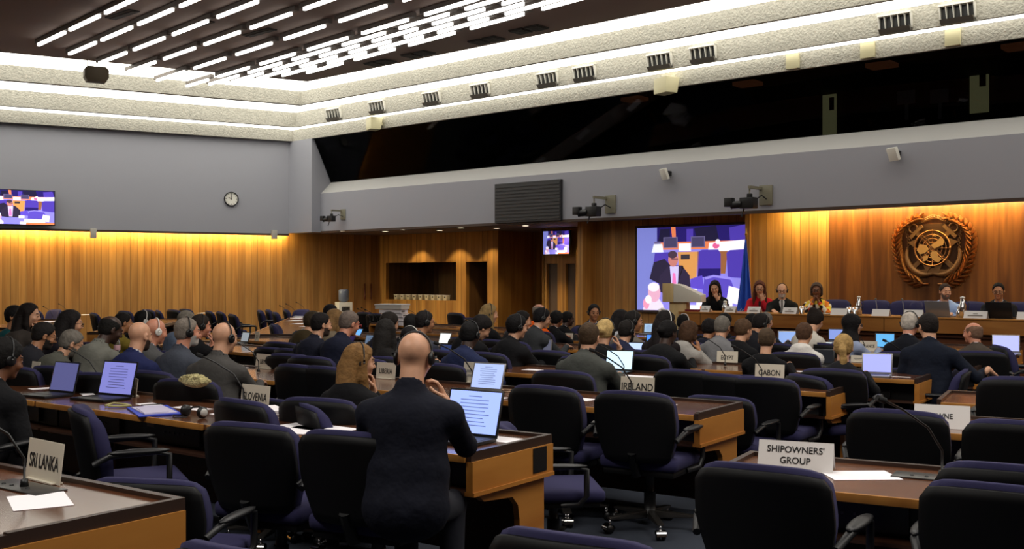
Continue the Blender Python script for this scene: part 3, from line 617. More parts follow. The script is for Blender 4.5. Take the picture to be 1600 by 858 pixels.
mb = MB(); mb.add(vs, fs, 0, True); fo = build('cloth', mb, mat('royal blue flag cloth', (44, 92, 205), .8), t); so = fo.modifiers.new('thick', 'SOLIDIFY'); so.thickness = .004
mb = MB()
for sgn in (-1, 1):
    pts = [(sgn*(.02+.07*math.sin(a)), -.075, .72-.09*math.cos(a)) for a in [PI*k/10*.85 for k in range(11)]]
    mb.tube(pts, .008, 5)
for rr in (.055, .03): mb.tube([(rr*math.cos(2*PI*k/16), -.075, .73+rr*math.sin(2*PI*k/16)) for k in range(17)], .005, 5)
build('flag_crest', mb, mat('white flag print', (220, 226, 240), .8), t)

# ---------------------------------------------------------------- rows of desks
S = 1.075
ROWS = {'A': (-1.213, 3.776, -56, 1.63), 'B': (.161, 5.32, -57, 1.63), 'C': (1.433, 6.73, -57, 1.3), 'D': (2.575, 7.97, -57.5, 1.63), 'E': (3.54, 8.89, -58, 1.63), 'F': (4.5, 10.0, -58, 1.63), 'G': (5.3, 11.1, -58, 1.63), 'H': (5.9, 12.3, -58, 1.63)}
DH, DD, DL = .74, .70, 1.9
def arc(row, s_stop):
    x, y, th, k = ROWS[row]; x *= S; y *= S; s = 0.
    while s < s_stop-1e-6:
        a = math.radians(th+k*s); x += math.sin(a)*.05; y += math.cos(a)*.05; s += .05
    return x, y, math.radians(th+k*s)
def row_at(row, px, off):
    s = 0.
    x, y, th, k = ROWS[row]; x *= S; y *= S
    while s < 20:
        a = math.radians(th+k*s); X = x-off*math.cos(a); Y = y+off*math.sin(a)
        if Y > 0 and 800+FPX*X/Y <= px: return X, Y, a, s
        x += math.sin(a)*.05; y += math.cos(a)*.05; s += .05
    return X, Y, a, s
M_top = wood('polished desk veneer', (112, 70, 46), (84, 48, 30), .22, grain=(.25, 1, 1), gscale=4, coat=.5)
M_rim = mat('dark desk edging', (58, 42, 34), .35); M_rimp = mat('pale worn edge', (150, 122, 96), .4)
M_end = wood('orange oak veneer', (200, 136, 62), (172, 108, 42), .38, grain=(1, .15, 1), gscale=5)
M_panel = mat('charcoal equipment panel', (26, 26, 27), .4); M_dwood = wood('dark desk front', (70, 40, 24), (48, 27, 16), .5, grain=(.2, 1, 1))
def make_desk(L, rend, lend, cover=False):
    t = thing('conference_desk', 'x', 'desk'); g = .018
    mb = MB(); mb.prism([(-L+.0, 0), (0, 0), (g if not rend else 0, -DD), (-L-(g if not lend else 0), -DD)], DH-.03, DH, 'z'); build('desktop', mb, M_top, t)
    mb = MB(); mb.box(-L, 0, 0, .035, DH-.05, DH+.018); mb.box(-L, 0, .035, .045, DH-.03, DH+.014, 1)
    if rend: mb.box(0, .03, -DD+.03, .035, DH-.03, DH+.018); mb.box(.0, .03, -DD, -DD+.03, DH-.03, DH+.012)
    if lend: mb.box(-L-.03, -L, -DD+.03, .035, DH-.03, DH+.018)
    build('raised_edge', mb, [M_rim, M_rimp], t)
    mb = MB(); mb.box(-L, 0, -DD-.015, -DD, DH-.035, DH+.002); build('front_lip', mb, M_oak, t, bevel=.004)
    for e, x0, x1 in ((rend, .0, .04), (lend, -L-.04, -L)):
        if e:
            mb = MB(); mb.box(x0, x1, -DD, .03, DH-.18, DH-.03); mb.box(x0-.01, x1+.008, -DD, .03, DH-.20, DH-.18); (mb.box(x1, x1+.004, -.17, -.04, DH-.165, DH-.035, 1) if cover else None)
            build('end_panel', mb, [M_end, M_black], t)
    for xx in ([-.06] if not rend else [.0])+([-L+.06] if lend else []):
        poly = [(.0, 0), (.0, .54), (-.62, .54), (-.55, .49), (-.30, .47), (-.25, .42), (-.235, .34), (-.235, 0)]
        mb = MB(); mb.prism(poly, xx-.035, xx, 'x'); build('leg', mb, M_end, t)
    mb = MB(); mb.box(-L, -.02, -.10, -.07, .08, .56); build('modesty_panel', mb, M_dwood, t)
    mb = MB(); mb.box(-L, -.0, -DD+.02, -.10, DH-.205, DH-.19); build('shelf', mb, M_dwood, t)
    mb = MB(); mb.box(-L, 0, -DD+.16, -DD+.18, DH-.19, DH-.03); build('back_board', mb, M_panel, t)
    for k in (0, 1):
        x = -L*(.28+.46*k); mb = MB(); mb.box(x-.3, x+.3, -DD+.135, -DD+.16, DH-.175, DH-.05)
        cp = build('control_panel', mb, mat('grey control panel', (46, 46, 46), .35), t)
        mb = MB(); mb.box(x-.25, x-.17, -DD+.131, -DD+.135, DH-.09, DH-.06); build('label_tab', mb, mat('pale label', (170, 170, 165), .4), cp)
        mb = MB()
        for q in range(5): mb.cb((x-.06+q*.05, -DD+.132, DH-.11), (.012, .006, .012))
        build('buttons', mb, mat('button', (110, 108, 100), .3), cp)
    return remember(t)
proto = {}
NR_ROW = {'A': ('SRI LANKA', 2), 'B': ('SLOVENIA', 4), 'C': ('IRELAND', 6), 'D': ('GABON', 5), 'E': ('EGYPT', 5), 'F': (None, 5), 'G': ('FRANCE', 5), 'H': (None, 6)}
ROWN = {'A': 'the SRI LANKA row', 'B': 'the SLOVENIA row', 'C': 'the IRELAND and LIBERIA row', 'D': 'the GABON row', 'E': 'the EGYPT row', 'F': 'the row between EGYPT and FRANCE', 'G': 'the FRANCE row', 'H': 'the row nearest the podium'}
def put_desk(key, x, y, yaw, label):
    if key not in proto: proto[key] = make_desk(*key); o = proto[key]
    else: o = copy_tree(proto[key])
    o.location = (x, y, 0); o.rotation_euler = (0, 0, yaw); o['label'] = label; o['group'] = 'curved rows of delegate desks'
    return o
for r, (nm, n) in NR_ROW.items():
    for i in range(n):
        x0, y0, a0 = arc(r, i*DL); x1, y1, a1 = arc(r, (i+1)*DL)
        a = math.atan2(x1-x0, y1-y0)
        put_desk((round(math.hypot(x1-x0, y1-y0), 2), i == 0, i == n-1)+((True,) if r in 'BD' and i == 0 else ()), x0, y0, -(a+PI/2), 'desk section in %s, %s from its aisle end' % (ROWN[r], ordn[i]))
# right-hand block across the aisle: left corners given, rows run to the right
RB = {'R1': (1.18, 5.14, -59.5, 3, 'SHIPOWNERS GROUP'), 'R2': (2.34, 6.73, -60, 3, 'card marked OWNE'), 'R3': (3.32, 7.42+.55, -60, 2, None)}
for r, (x, y, th, n, nm) in RB.items():
    for i in range(n):
        a = math.radians(th-1.6*DL*(i+.5)); x1, y1 = x-math.sin(a)*DL, y-math.cos(a)*DL
        put_desk((DL, i == n-1, i == 0), x1, y1, -(a+PI/2), 'desk section across the aisle, row %s, %s from the aisle' % ({'R1': 'with SHIPOWNERS GROUP card', 'R2': 'with second tent card', 'R3': 'beyond both tent cards'}[r], ordn[i]))
        x, y = x1, y1
# left-hand block: desks seen end on, running away towards the oak wall
for i, (x, y, yaw, n) in enumerate(((-3.35, 16.2, -1.45, 4), (-6.1, 17.0, -1.42, 3), (-8.6, 18.4, -1.40, 2))):
    for j in range(n):
        dx, dy = -math.cos(yaw), -math.sin(yaw)
        put_desk((DL, j == 0, j == n-1), x+dx*DL*j, y+dy*DL*j, yaw, 'desk section of the %s bench row near the oak wall, %s from its near end' % (('first', 'second', 'third')[i], ordn[j]))

# ---------------------------------------------------------------- chairs
M_navy = mat('navy blue upholstery', (37, 34, 74), .9, bump=.15, bscale=400); M_shell = mat('black chair shell', (9, 9, 11), .6, spec=.25); M_arm = mat('dark armrest', (22, 22, 24), .45)
def slab(hw, zf, yb, yf, m=0, nu=12, nv=10):
    mb = MB(); vs = []
    for side in (0, 1):
        for j in range(nv+1):
            for i in range(nu+1):
                u, v = -1+2*i/nu, j/nv; x = u*hw(v); vs.append((x, (yb if side == 0 else yf)(u, v), zf(u, v)))
    n = (nu+1)*(nv+1); fs = []
    for j in range(nv):
        for i in range(nu):
            a = j*(nu+1)+i; fs.append((a, a+1, a+nu+2, a+nu+1)); fs.append((n+a, n+a+nu+1, n+a+nu+2, n+a+1))
    loop = [i for i in range(nu+1)]+[j*(nu+1)+nu for j in range(1, nv+1)]+[nv*(nu+1)+i for i in range(nu-1, -1, -1)]+[j*(nu+1) for j in range(nv-1, 0, -1)]
    for k in range(len(loop)): a, b = loop[k], loop[(k+1) % len(loop)]; fs.append((a, n+a, n+b, b))
    mb.add(vs, fs, m, True); return mb
def chair_meshes():
    hw = lambda v: (.215+.058*math.sin(min(v*1.4, 1)*PI/2))*(1-.055*max(0, (v-.5)/.5))*(1-.09*max(0, (v-.9)/.1)**2.5)
    hwc = lambda v: hw(v)*.955
    zf = lambda u, v: .46+.418*v-.014*v*v*u*u-.007*v*v*u**8
    zc_ = lambda u, v: .46+.438*v-.014*v*v*u*u-.013*v*v*u**8
    bow = lambda u, v: -.215-.075*v-.065*(1-u*u)
    M = {}
    M['back_shell'] = slab(hw, zf, bow, lambda u, v: bow(u, v)+.028).mesh('back_shell', M_shell)
    M['back_cushion'] = slab(hwc, zc_, lambda u, v: bow(u, v)+.022, lambda u, v: bow(u, v)+.085+.02*math.sin(PI*v)-.035*max(0, (v-.8)/.2)**2*.8).mesh('back_cushion', M_navy)
    mb = MB(); mb.box(-.26, .26, -.22, .27, .40, .485); M['seat'] = mb.mesh('seat', M_navy, .04, 3)
    mb = MB(); mb.box(-.24, .24, -.2, .24, .365, .405); M['seat_pan'] = mb.mesh('seat_pan', M_shell, .015)
    for sg in (-1, 1):
        mb = MB(); pts = [(sg*.27, -.24, .60), (sg*.30, -.16, .645), (sg*.30, .08, .655), (sg*.30, .15, .635), (sg*.30, .15, .46), (sg*.29, .11, .40), (sg*.24, .02, .385)]
        mb.tube(pts, .017, 8); mb.ell((sg*.30, -.01, .66), (.033, .17, .018)); M['arm%d' % sg] = mb.mesh('armrest', M_arm)
    mb = MB(); mb.tube([(0, 0, .37), (0, 0, .20)], .028, 14); mb.tube([(0, 0, .24), (0, 0, .10)], .038, 14); M['column'] = mb.mesh('gas_column', M_black)
    mb = MB(); mb.tube([(-.0, -.12, .385), (-.0, -.22, .38), (-.0, -.285, .52)], .03, 8); M['stem'] = mb.mesh('back_stem', M_black)
    mb = MB(); mb.prism([(.03, .125), (.03, .075), (.30, .085), (.30, .10)], -.022, .022, 'y'); M['leg'] = mb.mesh('base_leg', [mat('dull leg metal', (96, 92, 88), .35, metal=.9)], .006)
    mb = MB(); T = Matrix.Rotation(PI/2, 4, 'X')
    for q in (-1, 1): mb.lathe([(0, -.01), (.026, -.01), (.028, 0), (.026, .01), (0, .01)], (0, 0, 0), 14, 0, Matrix.Translation((.30, q*.017, .029)) @ T)
    mb.tube([(.29, 0, .05), (.29, 0, .09)], .008, 8, 1)
    mb.add([(.30+.034*math.cos(a), y, .029+.034*math.sin(a)) for y in (-.03, .03) for a in [PI*k/7 for k in range(8)]], [(k, k+1, 9+k, 8+k) for k in range(7)], 1, True)
    M['caster'] = mb.mesh('caster', [M_black, M_chrome])
    mb = MB()
    for k in range(5):
        T = Matrix.Rotation(2*PI*k/5+.3, 4, 'Z'); mb.prism([(.03, .125), (.03, .075), (.30, .085), (.30, .10)], -.022, .022, 'y', 0, T); mb.ell((.30, 0, .029), (.028, .025, .028), 0, 8, T)
    M['base'] = mb.mesh('star_base', mat('dull leg metal', (96, 92, 88)))
    return M
CM = chair_meshes()
def make_chair(near):
    t = thing('swivel_chair', 'x', 'chair')
    for k in ('back_shell', 'back_cushion', 'seat'): link(k, CM[k], t)
    link('armrest', CM['arm-1'], t); link('armrest', CM['arm1'], t)
    if near:
        link('seat_pan', CM['seat_pan'], t); link('gas_column', CM['column'], t); link('back_stem', CM['stem'], t)
        for k in range(5): l = link('base_leg', CM['leg'], t, yaw=2*PI*k/5+.3); link('caster', CM['caster'], l)
    else: link('star_base', CM['base'], t)
    return remember(t)
CH0 = {True: make_chair(True), False: make_chair(False)}; used_ch = {True: False, False: False}
def put_chair(x, y, face, label, near=True, z=0., group=None):
    """face: compass angle of the way the chair faces, clockwise from straight ahead"""
    o = CH0[near] if not used_ch[near] else copy_tree(CH0[near]); used_ch[near] = True
    o.location = (x, y, z); o.rotation_euler = (0, 0, -math.radians(face)); o.scale = (1, 1, 1); o['label'] = label
    if group: o['group'] = group
    return o
def row_fd(row, px, off):
    if row in ROWS: X, Y, a, s_ = row_at(row, px, off); return FPX/Y, s_
    x, y, th, n, nm = RB[row]; s_ = -1.2; a = math.radians(th-3)
    x += math.sin(a)*1.2; y += math.cos(a)*1.2
    while s_ < 6:
        X = x-off*math.cos(a); Y = y+off*math.sin(a)
        if 800+FPX*X/Y >= px: break
        x -= math.sin(a)*.05; y -= math.cos(a)*.05; s_ += .05
    return FPX/Y, s_
def chair_px(px, ytop, label, face=None, near=None, group=None, ztop=.89, z=0., rows='ABCDEFGH', fd=None):
    if fd is None:
        best = None
        for rw in (('R1', 'R2', 'R3') if rows == 'R' else rows):
            f1, s1 = row_fd(rw, px, 1.06); f2, s2 = row_fd(rw, px, 1.55)
            if rows != 'R' and s1 < .12: continue
            zw = .90 if ytop > 640 else .86; f = min(max((ytop-HOR)/(CAMZ-zw), f1), f2); zt_ = CAMZ-(ytop-HOR)/f; c = abs(zt_-zw)
            if best is None or c < best[0]: best = (c, f, zt_)
        if best is None or best[0] > .13: fd = (ytop-HOR)/(CAMZ-ztop); zt_ = ztop
        else: fd, zt_ = best[1], best[2]
    else: zt_ = CAMZ-(ytop-HOR)/fd
    X, Y = on(px, fd)
    if face is None: face = 35 if px > 430 else 42
    if z == 0:
        lim = 26.7; v = NL[0]*X+NL[1]*Y
        if v > lim: X, Y = X*lim/v, Y*lim/v
    a = math.radians(face); X += .28*math.sin(a); Y += .28*math.cos(a)
    o = put_chair(X, Y, face, label, fd > 200 if near is None else near, z, group); o.scale = (1, 1, zt_/.89); return o
CHAIRS = [
 (222, 748, 12, 'navy chair with rounded back directly behind the SRI LANKA desk corner'),
 (128, 636, 64, 'empty navy chair with its seat turned right beyond the SRI LANKA sign'),
 (385, 661, 24, 'empty black-backed chair at the SLOVENIA desk in front of the stack of papers'),
 (540, 674, 24, 'black-backed chair of the bald man in navy, its back left of him'),
 (890, 834, 30, 'navy chair top at the bottom edge below the wheeled chair'),
 (372, 856, 30, 'sliver of navy chair at the bottom edge right of the SRI LANKA desk'),
 (790, 664, 85, 'navy chair turned sideways in the aisle beside the SLOVENIA desk end'),
 (1188, 727, 32, 'black-backed chair in front of the SHIPOWNERS GROUP card'),
 (1562, 757, 32, 'black-backed chair cut by the right edge near the SHIPOWNERS GROUP desk'),
 (845, 609, 35, 'wide empty chair behind the IRELAND row, left of the wheeled chair'),
 (988, 612, 30, 'empty chair with chrome castors in front of the IRELAND sign'),
 (462, 570, 38, 'empty chair in front of the LIBERIA row, right of the LIBYA sign'),
 (480, 630, 70, 'navy chair turned sideways beyond the stack of papers'),
 (255, 600, 42, 'navy chair just behind the blue folder, facing the podium'),
 (372, 624, 42, 'low navy chair back left of the SLOVENIA sign'),
 (434, 624, 42, 'low navy chair back right of the SLOVENIA sign'),
 (420, 543, 38, 'navy chair beyond the LIBYA sign'),
 (450, 545, 38, 'navy chair beyond the LIBYA sign, nearer the young man with earphone'),
 (505, 573, 38, 'navy chair back seen over the wide empty chair near the LIBYA sign'),
 (783, 545, 35, 'navy chair back beyond the two wide empty chairs in mid hall'),
 (848, 603, 33, 'second navy chair back seen over the wide empty chair at the IRELAND row'),
 (857, 548, 35, 'empty chair between the man in black headphones and the man in grey suit'),
 (1068, 578, 34, 'navy chair back beyond the desk right of the open white papers'),
 (1116, 584, 34, 'large empty chair in front of the EGYPT sign'),
 (1192, 590, 34, 'large empty chair in front of the GABON sign'),
 (1120, 619, 34, 'empty chair at the aisle beside the end of the IRELAND desk'),
 (1231, 557, 33, 'navy chair back right of the short-haired woman in black'),
 (1256, 586, 70, 'navy chair turned sideways behind the GABON desk end'),
 (1424, 576, 32, 'lower of two navy chair backs behind the laptop at the EGYPT row end'),
 (1400, 641, 32, 'black-backed chair in front of the second white tent card'),
 (1594, 590, 32, 'black-backed chair high at the right picture edge'),
 (1592, 658, 32, 'black-backed chair right of the second white tent card at the picture edge'),
 (1585, 727, 32, 'navy chair back at the right edge above the SHIPOWNERS GROUP desk'),
 (1560, 540, 100, 'dark chair with a black jacket beside the bright laptop at the right'),
 (88, 484, 215, 'empty navy chair by the left oak wall, alone beyond the papers'),
 (58, 485, 60, 'navy chair behind the woman with hand at her mouth'),
 (146, 489, 60, 'large navy chair turned aside behind the woman with dark hair'),
 (193, 486, 42, 'dark chair back far behind the man in grey jacket'),
 (229, 484, 42, 'small navy chair near the left oak wall, left of the leaning pair'),
 (247, 485, 70, 'small navy chair leaning aside near the left oak wall'),
 (269, 484, 42, 'navy chair by the wall, left of the pair above the grey-haired man'),
 (288, 483, 42, 'navy chair by the wall, right of the pair above the grey-haired man'),
 (326, 486, 65, 'dark empty chair beyond the headphone wearers, nearest the wall'),
 (343, 487, 65, 'dark empty chair beyond the headphone wearers, in the middle of three'),
 (362, 491, 65, 'dark empty chair beyond the headphone wearers, farthest from the wall'),
 (406, 485, 80, 'first of the navy chairs lined along the bench desks by the wall'),
 (419, 484, 80, 'second of the navy chairs lined along the bench desks by the wall'),
 (430, 488, 80, 'third of the navy chairs lined along the bench desks by the wall'),
 (447, 484, 80, 'fourth of the navy chairs lined along the bench desks by the wall'),
 (474, 484, 215, 'navy chair at the far end of the bench desks facing the hall'),
 (428, 507, 85, 'large dark chair with arms at the near end of the bench desks'),
 (568, 488, 40, 'navy chair left of the pile of white boxes'),
 (585, 490, 40, 'navy chair touching the pile of white boxes'),
 (710, 489, 50, 'black chair with a red garment near the doorway'),
 (735, 497, 60, 'navy chair beside the fair-haired woman near the doorway')]
FREE = {790: 268, 128: 278, 890: None, 372: None, 222: 372, 1560: 150, 480: 262, 1256: 196}   # chairs standing out of line: distance given as pixels per metre
for c in CHAIRS:
    if c[0] in FREE: chair_px(c[0], c[1], c[3], c[2], fd=FREE[c[0]] or (c[1]-HOR)/.71)
    elif c[0] >= 1400 and c[0] != 1424 or c[0] == 1188: chair_px(c[0], c[1], c[3], c[2], rows='R')
    elif c[1] < 510: chair_px(c[0], c[1], c[3], c[2], fd=(c[1]-HOR)/.71)
    else: chair_px(c[0], c[1], c[3], c[2])
for px, yt, lb in ((1309, 478, 'navy chair behind the podium beside the woman in patterned jacket'), (1371, 470, 'large navy chair in the middle of the podium'), (1421, 474, 'dark chair at the podium left of the man in blue shirt'),
                   (1452, 478, 'navy chair of the man in blue shirt at the podium'), (1518, 478, 'navy chair between the two men right of the emblem'), (1592, 480, 'navy chair at the podium cut by the right picture edge')):
    s0 = Rs(px, DC+1.35); p = Rw(s0, DC+1.0, PZ); put_chair(p.x, p.y, 222, lb, False, PZ).scale = (1, 1, 1.1)

# ---------------------------------------------------------------- things on desks
def pl(px, y, z=DH+.002):
    fd = (y-HOR)/(CAMZ-z); X, Y = on(px, fd); return Vector((X, Y, z))
M_ink = mat('black ink', (28, 26, 26), .7); M_sign = mat('ivory sign card', (214, 206, 188), .5); M_card = mat('white folded card', (226, 222, 218), .6); M_smudge = mat('faint grey print', (150, 148, 142), .7)
def sign(px, y, txt, face=35, W=.29, H=.145, label='', sx=.8, size=.07, z=DH+.002):
    t = thing('name_sign', label, 'sign', pl(px, y, z), -math.radians(face)); T = Matrix.Rotation(-.12, 4, 'X')
    mb = MB(); mb.box(-W/2, W/2, -.002, .003, 0, H, 0, T); build('card', mb, M_sign, t)
    mb = MB(); mb.box(-W/2+.03, W/2-.03, -.02, .03, 0, .006); build('foot', mb, M_sign, t)
    if txt:
        me = text_mesh(txt, size, M_ink, sx); o = link('lettering', me, t, rot=(PI/2-.12, 0, 0)); o.location = T @ Vector((0, -.0035, H*.46))
    else:
        mb = MB(); mb.box(-W*.3, W*.3, -.0035, -.0022, H*.5, H*.62, 0, T); mb.box(-W*.22, W*.22, -.0035, -.0022, H*.3, H*.4, 0, T); build('faint_print', mb, M_smudge, t)
    return t
sign(66, 752, 'SRI LANKA', 40, .30, .17, 'ivory name sign reading SRI LANKA on the nearest left desk', .62, .085)
sign(397, 637, 'SLOVENIA', 38, .29, .15, 'ivory name sign reading SLOVENIA on the long desk', .72, .075)
sign(995, 619, 'IRELAND', 32, .27, .14, 'ivory name sign reading IRELAND in mid hall', .85, .075)
sign(602, 592, 'LIBERIA', 36, .22, .14, 'ivory name sign reading LIBERIA beyond the long-haired woman', .72, .062)
sign(411, 576, 'LIBYA', 40, .24, .14, 'ivory name sign reading LIBYA beside the bald man in grey', .7, .06)
sign(1202, 595, 'GABON', 30, .25, .14, 'ivory name sign reading GABON near the aisle', .78, .068)
sign(1136, 568, 'EGYPT', 30, .22, .125, 'ivory name sign reading EGYPT behind the man in light grey', .75, .06)
sign(1357, 548, 'FRANCE', 28, .20, .115, 'ivory name sign reading FRANCE before the headscarf woman', .75, .05)
sign(53, 597, '', 45, .17, .17, 'ivory name sign with faint print at the far left desk')
sign(735, 598, None, 36, .16, .17, 'blank ivory sign beside the silver laptop'); sign(462, 545, '', 40, .14, .15, 'small ivory sign left of the young man with earphone')
sign(889, 530, '', 34, .13, .085, 'small ivory sign beyond the man in grey suit'); sign(209, 619, '', 60, .16, .13, 'ivory sign seen nearly edge on by the big left laptop'); sign(401, 533, '', 42, .1, .13, 'small white sign beside the grey laptop near the bench desks')
sign(1341, 566, '', 30, .15, .07, 'low white sign right of the ponytail')
def tent(loc, yaw, W, H, label, lines=(), size=.05, sx=1.):
    t = thing('tent_card', label, 'name card', loc, yaw); a = math.atan2(.05, H)
    mb = MB(); dp = .05
    mb.add([(-W/2, -dp, 0), (W/2, -dp, 0), (W/2, 0, H), (-W/2, 0, H), (-W/2, dp, 0), (W/2, dp, 0)], [(0, 1, 2, 3), (3, 2, 5, 4)], 0)
    mb.add([(-W/2, -dp+.003, 0), (W/2, -dp+.003, 0), (W/2, 0, H-.006), (-W/2, 0, H-.006), (-W/2, dp-.003, 0), (W/2, dp-.003, 0)], [(3, 2, 1, 0), (4, 5, 2, 3)], 0)
    build('folded_card', mb, M_card, t)
    for i, tx in enumerate(lines):
        o = link('lettering', text_mesh(tx, size, M_ink, sx, .0003), t, rot=(PI/2-a, 0, 0)); zz = H*.52+(len(lines)-1)*size*.55-i*size*1.1; o.location = (0, -dp*(1-zz/H)-.002, zz)
    return t
tent(pl(1244, 733), -math.radians(24), .33, .125, 'white tent card reading SHIPOWNERS GROUP', ("SHIPOWNERS'", 'GROUP'), .042, .95)
tent(pl(1472, 668), -math.radians(26), .30, .13, 'white tent card with OWNE lettering beyond the aisle', ('OWNE',), .042, .9)
def sheet(px, y, w_, h_, face, label, mt=M_paper, th=.0012, name='paper_sheet', grp=None, z=DH+.001):
    mb = MB(); mb.box(-w_/2, w_/2, -h_/2, h_/2, 0, th); o = build(name, mb, mt, loc=pl(px, y, z), yaw=-math.radians(face)); tag(o, label, 'paper', grp); return o
PAP = [(62, 783, .30, .21, 60, 'white sheet in front of the SRI LANKA sign'), (1344, 743, .297, .21, 70-90+18, 'white sheet beside the SHIPOWNERS GROUP card'),
 (1498, 667, .25, .18, 40, 'white sheet under the second tent card'), (497, 668, .5, .21, 38, 'white sheets spread left of the bald man in navy'), (470, 672, .21, .29, 20, 'white sheet behind the empty chair at the SLOVENIA desk'),
 (785, 687, .21, .16, 36, 'white sheet at the aisle end of the SLOVENIA desk'), (240, 634, .35, .12, 50, 'long white paper beyond the blue folder'), (300, 638, .30, .12, 38, 'white paper beyond the black headphones'),
 (345, 648, .16, .06, 38, 'small white slip beside the stack of papers'), (140, 618, .35, .09, 60, 'white paper under the big left laptop'), (68, 607, .12, .2, 50, 'white paper by the left picture edge'),
 (1030, 632, .21, .14, 40, 'white sheet at the aisle end of the IRELAND desk'), (908, 624, .2, .14, 40, 'white sheet between the two empty chairs at the IRELAND row'), (1012, 589, .5, .14, 34, 'open white papers right of the man in grey suit'),
 (832, 578, .18, .12, 36, 'white paper left of the empty chair in mid hall'), (1240, 601, .4, .13, 34, 'white sheets beside the GABON sign'), (1440, 583, .25, .13, 32, 'white sheet beside the purple laptop'),
 (1404, 589, .2, .05, 30, 'folded paper at the aisle end desk by the purple laptop'), (510, 586, .3, .16, 38, 'white sheet beyond the empty chair near LIBERIA'), (384, 574, .1, .25, 30, 'papers left of the LIBYA sign'),
 (672, 590, .08, .1, 30, 'small paper beyond the bald man in navy'), (778, 622, .12, .1, 30, 'crumpled white paper beside the silver laptop'), (404, 550, .5, .1, 38, 'long white sheet beyond the bald man with headphones'), (1070, 567, .2, .1, 34, 'white paper before the man in light grey'),
 (1238, 580, .3, .1, 34, 'papers beside the red bag'), (1348, 548, .3, .12, 28, 'white booklet beneath the FRANCE sign'), (1160, 529, .2, .1, 28, 'white paper beyond the man in light grey')]
for p in PAP: sheet(*p)
for i, (px, y) in enumerate(((484, 510), (468, 506), (461, 501), (465, 497), (471, 494), (480, 491), (489, 488))): sheet(px, y, .42, .25, -80, 'white papers laid along the first bench row, %s from its near end' % ordn[i], grp='papers along the bench row')
for i, (px, y) in enumerate(((72, 504), (84, 502), (95, 499), (128, 492), (138, 490), (322, 489))): sheet(px, y, .5, .25, -75, 'distant white papers near the left wall, %s from the picture edge' % ordn[i], grp='distant papers near the left wall')
def pile(px, y, w_, h_, face, n, th, label, grp=None, name='paper_stack'):
    t = thing(name, label, 'papers', pl(px, y), -math.radians(face), grp); z = 0
    mb = MB()
    for k in range(n): dx, dy, r_ = random.uniform(-.008, .008), random.uniform(-.008, .008), random.uniform(-.05, .05); mb.box(-w_/2, w_/2, -h_/2, h_/2, z, z+th*.82, 0, Matrix.Translation((dx, dy, 0)) @ Matrix.Rotation(r_, 4, 'Z')); z += th
    build('sheets', mb, M_paper, t); return t
pile(412, 650, .30, .22, 62, 8, .006, 'thick stack of white documents left of the SLOVENIA sign base')
t = thing('folder', 'blue folder with papers sticking out on the SLOVENIA desk', 'folder', pl(240, 643), -math.radians(62))
mb = MB(); mb.box(-.26, .26, -.13, .13, 0, .008); build('cover', mb, mat('bright blue folder', (40, 66, 190), .5), t)
mb = MB(); mb.box(-.20, .22, -.10, .10, .006, .014, 0, Matrix.Rotation(.05, 4, 'Z')); mb.box(-.1, .2, -.09, .06, .014, .018); build('papers', mb, mat('printed pages', (196, 190, 214), .7), t)
mb = MB(); mb.tube([(-.1, .0, .02), (.05, .02, .022)], .004, 6); tag(build('pen', mb, M_black, loc=pl(245, 637), yaw=.3), 'black pen on the blue folder', 'pen')
M_met = mat('grey metal plate', (92, 90, 88), .3, metal=.6)
def mic(px, y, face, label, reach=.32, z=DH+.001, plate=True, side=-1, k=1.):
    t = thing('desk_microphone', label, 'microphone', pl(px, y, z), -math.radians(face)); t.scale = (k, k, k)
    if plate:
        mb = MB(); mb.box(-.20, .20, -.07, .07, 0, .006); build('base_plate', mb, M_met, t, bevel=.002)
        mb = MB(); [mb.lathe([(0, .010), (.008, .010), (.009, .006)], (x, -.02, 0), 10) for x in (-.12, -.06, .06)]; build('button', mb, M_black, t)
    mb = MB(); mb.lathe([(0, .035), (.014, .035), (.018, .006), (.0, .006)]); pts = [(0, 0, .03), (0, 0, .12), (side*.05, -.04, .22), (side*.14, -.12, .30), (side*.2, -.18, .34)]
    mb.tube(pts, .0055, 8); build('gooseneck', mb, M_black, t)
    mb = MB(); T = Matrix.Translation(pts[-1]); mb.ell((side*.015, -.015, .008), (.015, .018, .015), 0, 12, T); mb.tube([pts[-1], (side*.23, -.205, .355)], .014, 10); build('capsule', mb, mat('black foam', (18, 18, 18), .9), t)
    return t
MICS = [(38, 762, 35, 'gooseneck microphone in front of the SRI LANKA sign'), (380, 636, 38, 'gooseneck microphone left of the SLOVENIA sign'), (1472, 748, 30, 'gooseneck microphone on the SHIPOWNERS GROUP desk'),
 (986, 622, 34, 'gooseneck microphone in front of the IRELAND sign'), (404, 582, 38, 'gooseneck microphone beside the LIBYA sign'), (738, 604, 34, 'gooseneck microphone beside the silver laptop'), (975, 590, 34, 'microphone in front of the bright laptop of the man in grey suit'),
 (1190, 596, 34, 'gooseneck microphone in front of the GABON sign'), (1133, 572, 34, 'gooseneck microphone in front of the EGYPT sign'), (1350, 550, 30, 'gooseneck microphone before the FRANCE sign'), (150, 600, 40, 'gooseneck microphone beyond the big left laptop'), (1420, 582, 30, 'gooseneck microphone at the aisle end beside the purple laptop')]
for m in MICS: mic(*m, plate=m[0] in (38, 1472, 380, 986), k=1.0 if m[1] > 600 else .85)
for i, (px, y, zt) in enumerate(sorted(((452, 498, 0), (461, 494, 0), (476, 490, 0), (82, 500, 0), (65, 499, 0), (105, 494, 0), (578, 505, 0), (583, 502, 0), (590, 507, 0), (655, 506, 0)))):
    mic(px, y, 60 if px < 500 else 35, 'small distant desk microphone by the oak wall, %s counting from the left' % ordn[i] if i < 99 else '', plate=False, k=.8)['group'] = 'distant desk microphones'
